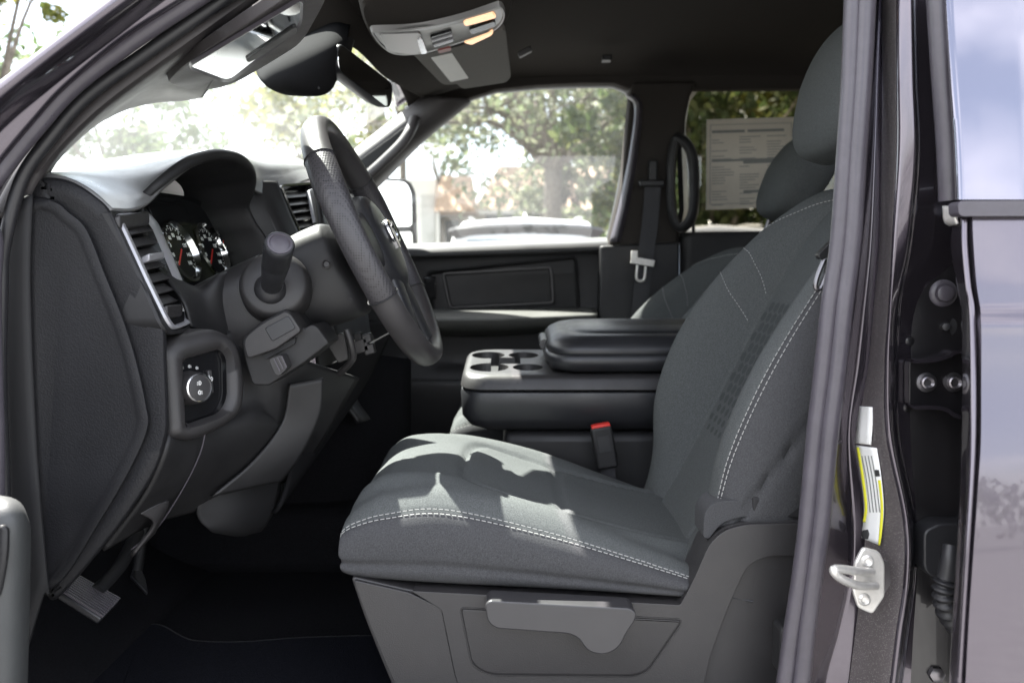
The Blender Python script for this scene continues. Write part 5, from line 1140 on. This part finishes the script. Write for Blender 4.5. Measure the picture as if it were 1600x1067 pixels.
# floor mat: wavy near edge strip of pile
zf = .652
edge = [(40, 1010), (71, 1004), (95, 995), (120, 997), (160, 1012), (190, 1018), (215, 1003), (233, 984), (255, 985), (285, 1002), (312, 1009), (380, 1010), (460, 1004), (540, 1001), (620, 1000)]
def WZ(px, py, z): r = ray(px, py); return EYE + r * ((z - CAMZ) / r.z)
eb = [WZ(x, y, zf) for x, y in edge]; eb = [Vector(q) for q in crs(eb, 60)]
ea = [Vector((v.x * .86, 1.17, zf)) for v in eb]
V = eb + ea; n = 60
V2 = [v + Vector((0, 0, .010)) for v in eb] + [v + Vector((0, 0, .010)) for v in ea]
Fm = [(i, i + 1, n + i + 1, n + i) for i in range(n - 1)]; allV = V + V2; Ft = [tuple(2 * n + q for q in f_) for f_ in Fm]
sd = [(i, i + 1, 2 * n + i + 1, 2 * n + i) for i in range(n - 1)] + [(n + i, n + i + 1, 3 * n + i + 1, 3 * n + i) for i in range(n - 1)] + [(0, n, 3 * n, 2 * n), (n - 1, 2 * n - 1, 4 * n - 1, 3 * n - 1)]
allV, Fa = fix(allV, Fm + Ft + sd)
fm = mk('floor_mat', allV, Fa, M['matcloth'], None); tag(fm, 'dark carpet floor mat with a wavy front edge below the driver seat', 'floor mat')
fmb = sweep('binding', [v + Vector((0, 0, .008)) for v in eb], .0025, M['black'], fm, 80)
# crumbs on the carpet
g = []
for px, py in ((265, 912), (172, 1028), (380, 850), (390, 862), (85, 955), (140, 970), (178, 1005), (195, 998), (310, 1005), (420, 745)):
    c = WZ(px, py, .655 if py > 900 else .664); s_ = .0016 + .0012 * rng.random(); g.append(box_geo(c, Vector((s_, 0, 0)), Vector((0, s_ * .7, 0)), Vector((0, 0, s_ * .5))))
cr_ = mk('crumbs', *join(g), M['paper'], None, smooth=False); tag(cr_, kind='stuff', label='pale crumbs scattered on the black carpet', cat='crumbs')

# ================================================================== NEAR DOOR PILLAR (right edge of the opening)
dp = empty('door_pillar', parent=T)
ys = [-80, 0, 124, 240, 375, 476, 572, 680, 810, 900, 985, 1064, 1160]
tab = {
 'a': [1326, 1324, 1320, 1312, 1303, 1287, 1275, 1264, 1250, 1240, 1226, 1215, 1200],
 'b': [1343, 1341, 1336, 1329, 1318, 1305, 1296, 1282, 1272, 1260, 1248, 1237, 1222],
 'c': [1368, 1366, 1359, 1350, 1344, 1332, 1321, 1309, 1295, 1283, 1272, 1266, 1250],
 'd': [1376, 1375, 1370, 1366, 1359, 1349, 1338, 1325, 1332, 1330, 1312, 1290, 1280],
 'e': [1379, 1378, 1378, 1377, 1374, 1365, 1356, 1340, 1350, 1345, 1335, 1325, 1315],
 'f': [1399, 1399, 1399, 1399, 1392, 1387, 1380, 1382, 1408, 1410, 1398, 1388, 1375],
 'f2': [1404, 1404, 1404, 1405, 1398, 1392, 1388, 1392, 1418, 1420, 1408, 1398, 1385],
 'g': [1424, 1425, 1427, 1430, 1420, 1402, 1398, 1400, 1424, 1425, 1414, 1404, 1392],
 'h': [1428, 1429, 1432, 1436, 1424, 1406, 1402, 1404, 1428, 1429, 1418, 1408, 1396],
 'i': [1446, 1448, 1455, 1461, 1460, 1450, 1450, 1450, 1455, 1455, 1450, 1445, 1440],
 'j': [1530, 1530, 1530, 1530, 1530, 1530, 1530, 1530, 1530, 1530, 1530, 1530, 1530]}
dep = {'c': [1.125] * 13, 'd': [1.15] * 13, 'e': [1.14] * 13, 'f': [1.088] * 13, 'f2': [1.080] * 13, 'g': [1.068, 1.068, 1.068, 1.068, 1.08, 1.09, 1.09, 1.09, 1.09, 1.09, 1.09, 1.09, 1.09],
       'h': [1.085, 1.085, 1.085, 1.085, 1.10, 1.115, 1.12, 1.12, 1.12, 1.12, 1.12, 1.12, 1.12], 'i': [1.085, 1.085, 1.085, 1.085, 1.105, 1.125, 1.125, 1.125, 1.125, 1.125, 1.125, 1.125, 1.125], 'j': [1.11] * 4 + [1.125] * 9}
def pil(name, cols, m, sub=3, yj=None):
    C = [[W(x, y, d) for x, y, d in zip(tab[c], ys, dep[c])] for c in cols]
    A = np.array([crs(c, 90) for c in C]); P = []
    for j in range(90):
        P.append(crs(A[:, j], (len(cols) - 1) * 5 + 1, False, True))
    P = np.array(P); o = mk(name, P.reshape(-1, 3), gridfaces(P.shape[0], P.shape[1]), m, dp, sharp=30)
    md = o.modifiers.new('s', 'SOLIDIFY'); md.thickness = .012; md.offset = 1 
    return o
# one painted stamping, rounded at its folds
def pil2(name, cols, m):
    C = [[W(x, y, d) for x, y, d in zip(tab[c], ys, dep[c])] for c in cols]
    A = np.array([crs(c, 110) for c in C]); rows = []
    for j in range(110):
        pts = A[:, j]; out = [pts[0]]
        for k in range(1, len(pts) - 1):
            p, a, b = pts[k], pts[k - 1], pts[k + 1]; r_ = min(.004, np.linalg.norm(a - p) * .42, np.linalg.norm(b - p) * .42)
            A0 = p + (a - p) / np.linalg.norm(a - p) * r_; B0_ = p + (b - p) / np.linalg.norm(b - p) * r_
            for t in (0, .25, .5, .75, 1): out.append((1 - t) ** 2 * A0 + 2 * t * (1 - t) * p + t * t * B0_)
        out.append(pts[-1]); rows.append(out)
    P = np.array(rows); fs = gridfaces(P.shape[0], P.shape[1])
    return mk(name, P.reshape(-1, 3), fs, m, dp, sharp=80, mats=[m, M['flake']], mi=[1 if 9 <= (q[0] % P.shape[1]) <= 13 else 0 for q in fs])
pil2('pillar_stamping', ['c', 'd', 'e', 'f', 'f2', 'g', 'h', 'i', 'j'], M['paint'])
# inner trim behind the seal (cab side)
surf('inner_trim', [[W(a + 4, y, 1.14), W(a + 40, y, 1.24), W(a + 120, y, 1.30)] for a, y in zip(tab['a'], ys)], M['plastic'], dp, 8, 40, .01)
# seal: double bulb
for (c1, c2, rr, nm) in (('a', 'b', .0115, 'seal_lip'), ('b', 'c', .0125, 'seal_bulb')):
    pts = [W((p + q) / 2, y, 1.105 if nm == 'seal_lip' else 1.10) for p, q, y in zip(tab[c1], tab[c2], ys)]
    sweep(nm, pts, circ(rr, 14, rr * .9), M['rubber'], dp, 110)
surf('recess_panel', [[(1396, y, 1.128), (1450, y, 1.121), (1540, y, 1.118)] for y in (392, 520, 700, 900, 1180)], M['paint_shade'], dp, 12, 30, .004)  # recess shade laid over the stamping as a darker sheet of body paint
# bump stop, small stud, screws
lathe('bump_stop', W(1472, 458, 1.121), Vector((-.1, -1, 0)), [(0, .0185), (.004, .0185), (.007, .016), (.008, .0125), (.0075, .0115), (.013, .0105), (.014, .009)], M['rubber'], dp, 28)
lathe('pillar_stud', W(1476, 510, 1.121), Vector((-.3, -1, 0)), [(0, .016), (.001, .015), (.002, .007), (.012, .005), (.013, .003)], M['rubber_dk'], dp, 20)
for px, py in ((1421, 533), (1488, 536), (1418, 637), (1460, 665)): lathe('pillar_screw', W(px, py, 1.122), Vector((0, -1, 0)), [(0, .0065), (.002, .006), (.003, .003)], M['paint_shade'], dp, 14)
# door hinge
hg = empty('door_hinge', parent=dp)
bpy.data.objects.remove(hg)
hplate = rpoly([(1421, 564, 6), (1452, 562, 4), (1476, 556, 6), (1490, 549, 6), (1540, 549, 4), (1540, 650, 4), (1490, 648, 6), (1470, 636, 6), (1450, 634, 4), (1421, 634, 6)], 5, 3)
slab('hinge_plate', hplate, 1.105, 1.12, M['paint_shade'], dp, .003)
for l in ([(1423, 563), (1452, 561), (1476, 554), (1490, 548), (1540, 548)], [(1423, 634), (1450, 634), (1470, 637), (1490, 648), (1540, 651)]):
    sweep('hinge_flange', [W(x, y, 1.092) for x, y in l], [(-.002, -.014), (.002, -.014), (.0025, .014), (-.0025, .014)], M['paint'], dp, 40, up=(0, 0, 1))
for px in (1447, 1489):
    lathe('hinge_bolt', W(px, 597, 1.105), Vector((-.12, -1, .05)), [(0, .0135), (.003, .013), (.0035, .0095), (.010, .0088), (.011, .007), (.008, .004)], M['bolt'], dp, 24)
# door striker
sk = slab('striker_plate', rpoly([(1349, 855, 6), (1375, 862, 6), (1383, 880, 5), (1383, 932, 6), (1364, 960, 6), (1341, 950, 6), (1333, 924, 5), (1336, 880, 6)], 6, 4), 1.075, 1.082, M['zinc'], dp, .0025)
sweep('striker_loop', [W(1368, 915, 1.07), W(1340, 914, 1.045), W(1312, 902, 1.025), W(1303, 890, 1.02), W(1316, 889, 1.03), W(1340, 892, 1.05), W(1362, 893, 1.07)], circ(.0058, 10), M['zinc'], dp, 60)
for px, py in ((1355, 876), (1350, 936)): lathe('striker_screw', W(px, py, 1.0755), Vector((-.15, -1, .1)), [(0, .0085), (.003, .008), (.005, .0055), (.003, .003)], M['zinc'], dp, 20)
slab('striker_shim', rpoly([(1372, 872), (1390, 878), (1392, 912), (1380, 930)], 5, 3), 1.082, 1.0875, M['bolt'], dp, .001)
# labels on the pillar
def lab(name, left, right, m, h=0, parent=dp):
    def base(px, py):
        e = float(np.interp(py, ys, tab['e'])); f_ = float(np.interp(py, ys, tab['f'])); t = min(1.2, max(-.3, (px - e) / (f_ - e)))
        return 1.14 + (1.088 - 1.14) * t - .004 - h
    a = crs([(x, y, 0) for x, y in left], 24); b = crs([(x, y, 0) for x, y in right], 24); V = []
    for p, q in zip(a, b):
        for t in (0, .33, .67, 1): 
            r_ = p * (1 - t) + q * t; V.append(W(r_[0], r_[1], base(r_[0], r_[1])))
    o = mk(name, V, gridfaces(24, 4), m, parent, sharp=80); md = o.modifiers.new('s', 'SOLIDIFY'); md.thickness = .0006; md.offset = 0; return o
lab('data_label', [(1340, 634), (1338, 662), (1336, 692)], [(1363, 636), (1363, 665), (1361, 695)], M['paper'])
lab('tyre_label', [(1336, 695), (1343, 735), (1350, 790), (1346, 840)], [(1370, 700), (1377, 745), (1381, 800), (1375, 852)], M['paper'])
lab('label_band', [(1338, 699), (1345, 740), (1351, 790), (1348, 815)], [(1342, 699), (1349, 740), (1355, 790), (1352, 816)], M['yellow'], .0012)
lab('label_band', [(1372, 750), (1376, 790), (1374, 830), (1372, 851)], [(1376, 750), (1380, 795), (1378, 832), (1375, 852)], M['yellow'], .0012)
lab('label_symbol', [(1367, 734), (1368, 744)], [(1373, 734), (1375, 744)], M['inkdk'], .0016)
lab('label_emblem', [(1348, 828), (1346, 834), (1348, 842)], [(1356, 827), (1358, 834), (1356, 842)], M['inkdk'], .0014)
for k in range(4):
    lab('label_text', [(1346 + k * 5, 712), (1353 + k * 5, 750), (1359 + k * 5, 800)], [(1347.2 + k * 5, 712), (1354.2 + k * 5, 750), (1360.2 + k * 5, 800)], M['ink'], .0014)
# wiring boot
slab('boot_plug', rpoly([(1444, 830, 10), (1470, 818, 8), (1530, 818, 4), (1530, 906, 4), (1460, 906, 14), (1444, 890, 10)], 8, 4), 1.085, 1.12, M['rubber_dk'], dp, .007, seg=3)
bpth = crs([W(1486, 852, 1.06), W(1484, 872, 1.055), W(1480, 900, 1.055), W(1476, 925, 1.055), W(1482, 955, 1.06), W(1500, 980, 1.075)], 110)
sc_ = []
for i in range(110):
    t = i / 109; sc_.append(.8 + .3 * min(1, t * 2) + (.22 * math.sin(t * 2 * math.pi * 13) if t > .42 else 0))
sweep('wiring_boot', [Vector(q) for q in bpth], circ(.0125, 14), M['rubber_dk'], dp, 0, scale=sc_, sharp=80)
lathe('pillar_nut', W(1462, 1052, 1.118), Vector((0, -1, .1)), [(0, .012), (.006, .011), (.008, .007)], M['bolt'], dp, 6)
# grey seal of the rear door against the pillar
rdo = empty('rear_door', parent=T)
skinL = [(1476, -80), (1479, 0), (1487, 124), (1494, 220), (1498, 314)]
sweep('frame_seal', [W(x - 14, y, 1.035) for x, y in skinL], circ(.0125, 12, .014), M['rubber'], rdo, 50)
# upper gloss applique
def tilt(px, py, d, py0, k): return d
def rsurf(name, left, dl, m, xr=1700, lip=.012):
    rows = []
    for (x, y, d) in left:
        rows.append([W(x - 5, y, d + lip * 1.6), W(x - 3, y, d + lip * .5), W(x - .5, y, d + .0015), W(x + 3, y, d), W(x + 40, y, d - .0005), W((x + xr) / 2, y, d - .001), W(xr, y, d)])
    A = np.array([crs(r, 40, False, True) for r in rows]); P = np.array([crs(A[:, i], 60) for i in range(40)]).transpose(1, 0, 2)
    return mk(name, P.reshape(-1, 3), gridfaces(60, 40), m, rdo, sharp=60)
rsurf('window_applique', [(1476, -80, 1.020), (1479, 0, 1.010), (1487, 124, .997), (1494, 220, .987), (1498, 312, .977)], 0, M['gloss'])
slab('belt_moulding', rpoly([(1497, 318, 3), (1503, 314, 4), (2950, 306, 2), (2950, 334, 2), (1503, 338, 3), (1498, 334, 3)], 3, 3), .968, .99, M['rubber'], rdo, .003)
rsurf('door_skin', [(1507, 339, .980), (1509, 385, .974), (1514, 445, .966), (1520, 482, .9615), (1521, 502, .9535), (1522, 530, .9505), (1522, 600, .943), (1522, 690, .930), (1518, 760, .921), (1506, 950, .901), (1500, 1080, .89), (1497, 1160, .885)], 0, M['paint'], xr=2950)
slab('window_glass', [(1703, -90), (2950, -90), (2950, 309), (1703, 312)], 1.0, 1.02, M['gblack'], rdo, .002)
rib('door_flange', [([(1494, 345, 1.03), (1489, 385, 1.03), (1500, 450, 1.02), (1506, 505, 1.01), (1506, 690, .98), (1498, 870, .955), (1486, 1080, .94)], 0), ([(1502, 341, 1.01), (1500, 385, 1.0), (1508, 448, .99), (1514, 505, .98), (1514, 690, .955), (1506, 870, .935), (1492, 1080, .915)], 0), ([(1507, 340, .984), (1508, 385, .978), (1513, 446, .970), (1520, 505, .961), (1521, 690, .934), (1511, 870, .913), (1499, 1080, .894)], 0)], M['paint'], rdo, 60, 5)
surf('belt_corner', [[(1474, 322, 1.03), (1492, 322, 1.0)], [(1476, 345, 1.03), (1494, 340, 1.0)], [(1484, 352, 1.035), (1497, 350, 1.0)]], M['zinc'], rdo, 8, 8, .003)
# solid back of the rear door and window glass beyond
slab('door_core', [(1590, 345), (3000, 345), (3000, 1180), (1590, 1180)], 1.0, 1.06, M['paint_shade'], rdo, .004)
slab('frame_core', [(1560, -90), (3000, -90), (3000, 318), (1560, 318)], 1.03, 1.07, M['paint_shade'], rdo, .004)

# ---- open driver door, only its armrest end shows at the left edge
od = empty('driver_door', parent=T)
hinge = Vector((-.80, 1.03, 0)); ddir = Vector((-.16, -.987, 0)).normalized(); dn = Vector((.987, -.16, 0)).normalized()
def DD(s, z, h): return hinge + ddir * s + dn * h + Vector((0, 0, z))
V, f = fix([DD(s, z, h) for s in (.02, .98) for z in (.55, Z + .02) for h in (-.07, -.005)], [(0, 1, 3, 2), (4, 6, 7, 5), (0, 4, 5, 1), (2, 3, 7, 6), (0, 2, 6, 4), (1, 5, 7, 3)]); mk('door_shell', V, f, M['paint'], od, bevel=.02, seg=3)
V, f = fix([DD(s, z, h) for s in (.05, .93) for z in (.60, Z + .0) for h in (-.004, .02)], [(0, 1, 3, 2), (4, 6, 7, 5), (0, 4, 5, 1), (2, 3, 7, 6), (0, 2, 6, 4), (1, 5, 7, 3)]); mk('door_trim', V, f, M['plastic'], od, bevel=.01, seg=3)
ar = Surf([[W(*p) for p in r] for r in [
    [(-184, 775, 1.064), (-34, 780, 0.980), (-4, 786, 0.952), (20, 794, 0.952), (32, 820, 0.980)],
    [(-184, 800, 1.008), (-34, 805, 0.938), (-4, 805, 0.917), (22, 815, 0.924), (34, 840, 0.966)],
    [(-184, 890, 0.994), (-34, 890, 0.931), (-4, 890, 0.910), (22, 900, 0.924), (33, 910, 0.966)],
    [(-184, 1010, 0.994), (-34, 1010, 0.931), (-4, 1010, 0.910), (20, 1020, 0.924), (30, 1030, 0.966)],
    [(-184, 1150, 0.994), (-34, 1150, 0.931), (-8, 1150, 0.910), (16, 1150, 0.924), (26, 1150, 0.966)]]], 24, 30)
o = ar.build('armrest', M['armsoft'], od); md = o.modifiers.new('s', 'SOLIDIFY'); md.thickness = .02; md.offset = 0
surf('door_pull', [[(-20, 825, 0.907), (6, 820, 0.900), (11, 830, 0.903)], [(-20, 870, 0.904), (4, 870, 0.897), (9, 875, 0.900)], [(-20, 940, 0.904), (-6, 935, 0.899), (0, 920, 0.902)]], M['plastic'], od, 10, 14, .006)
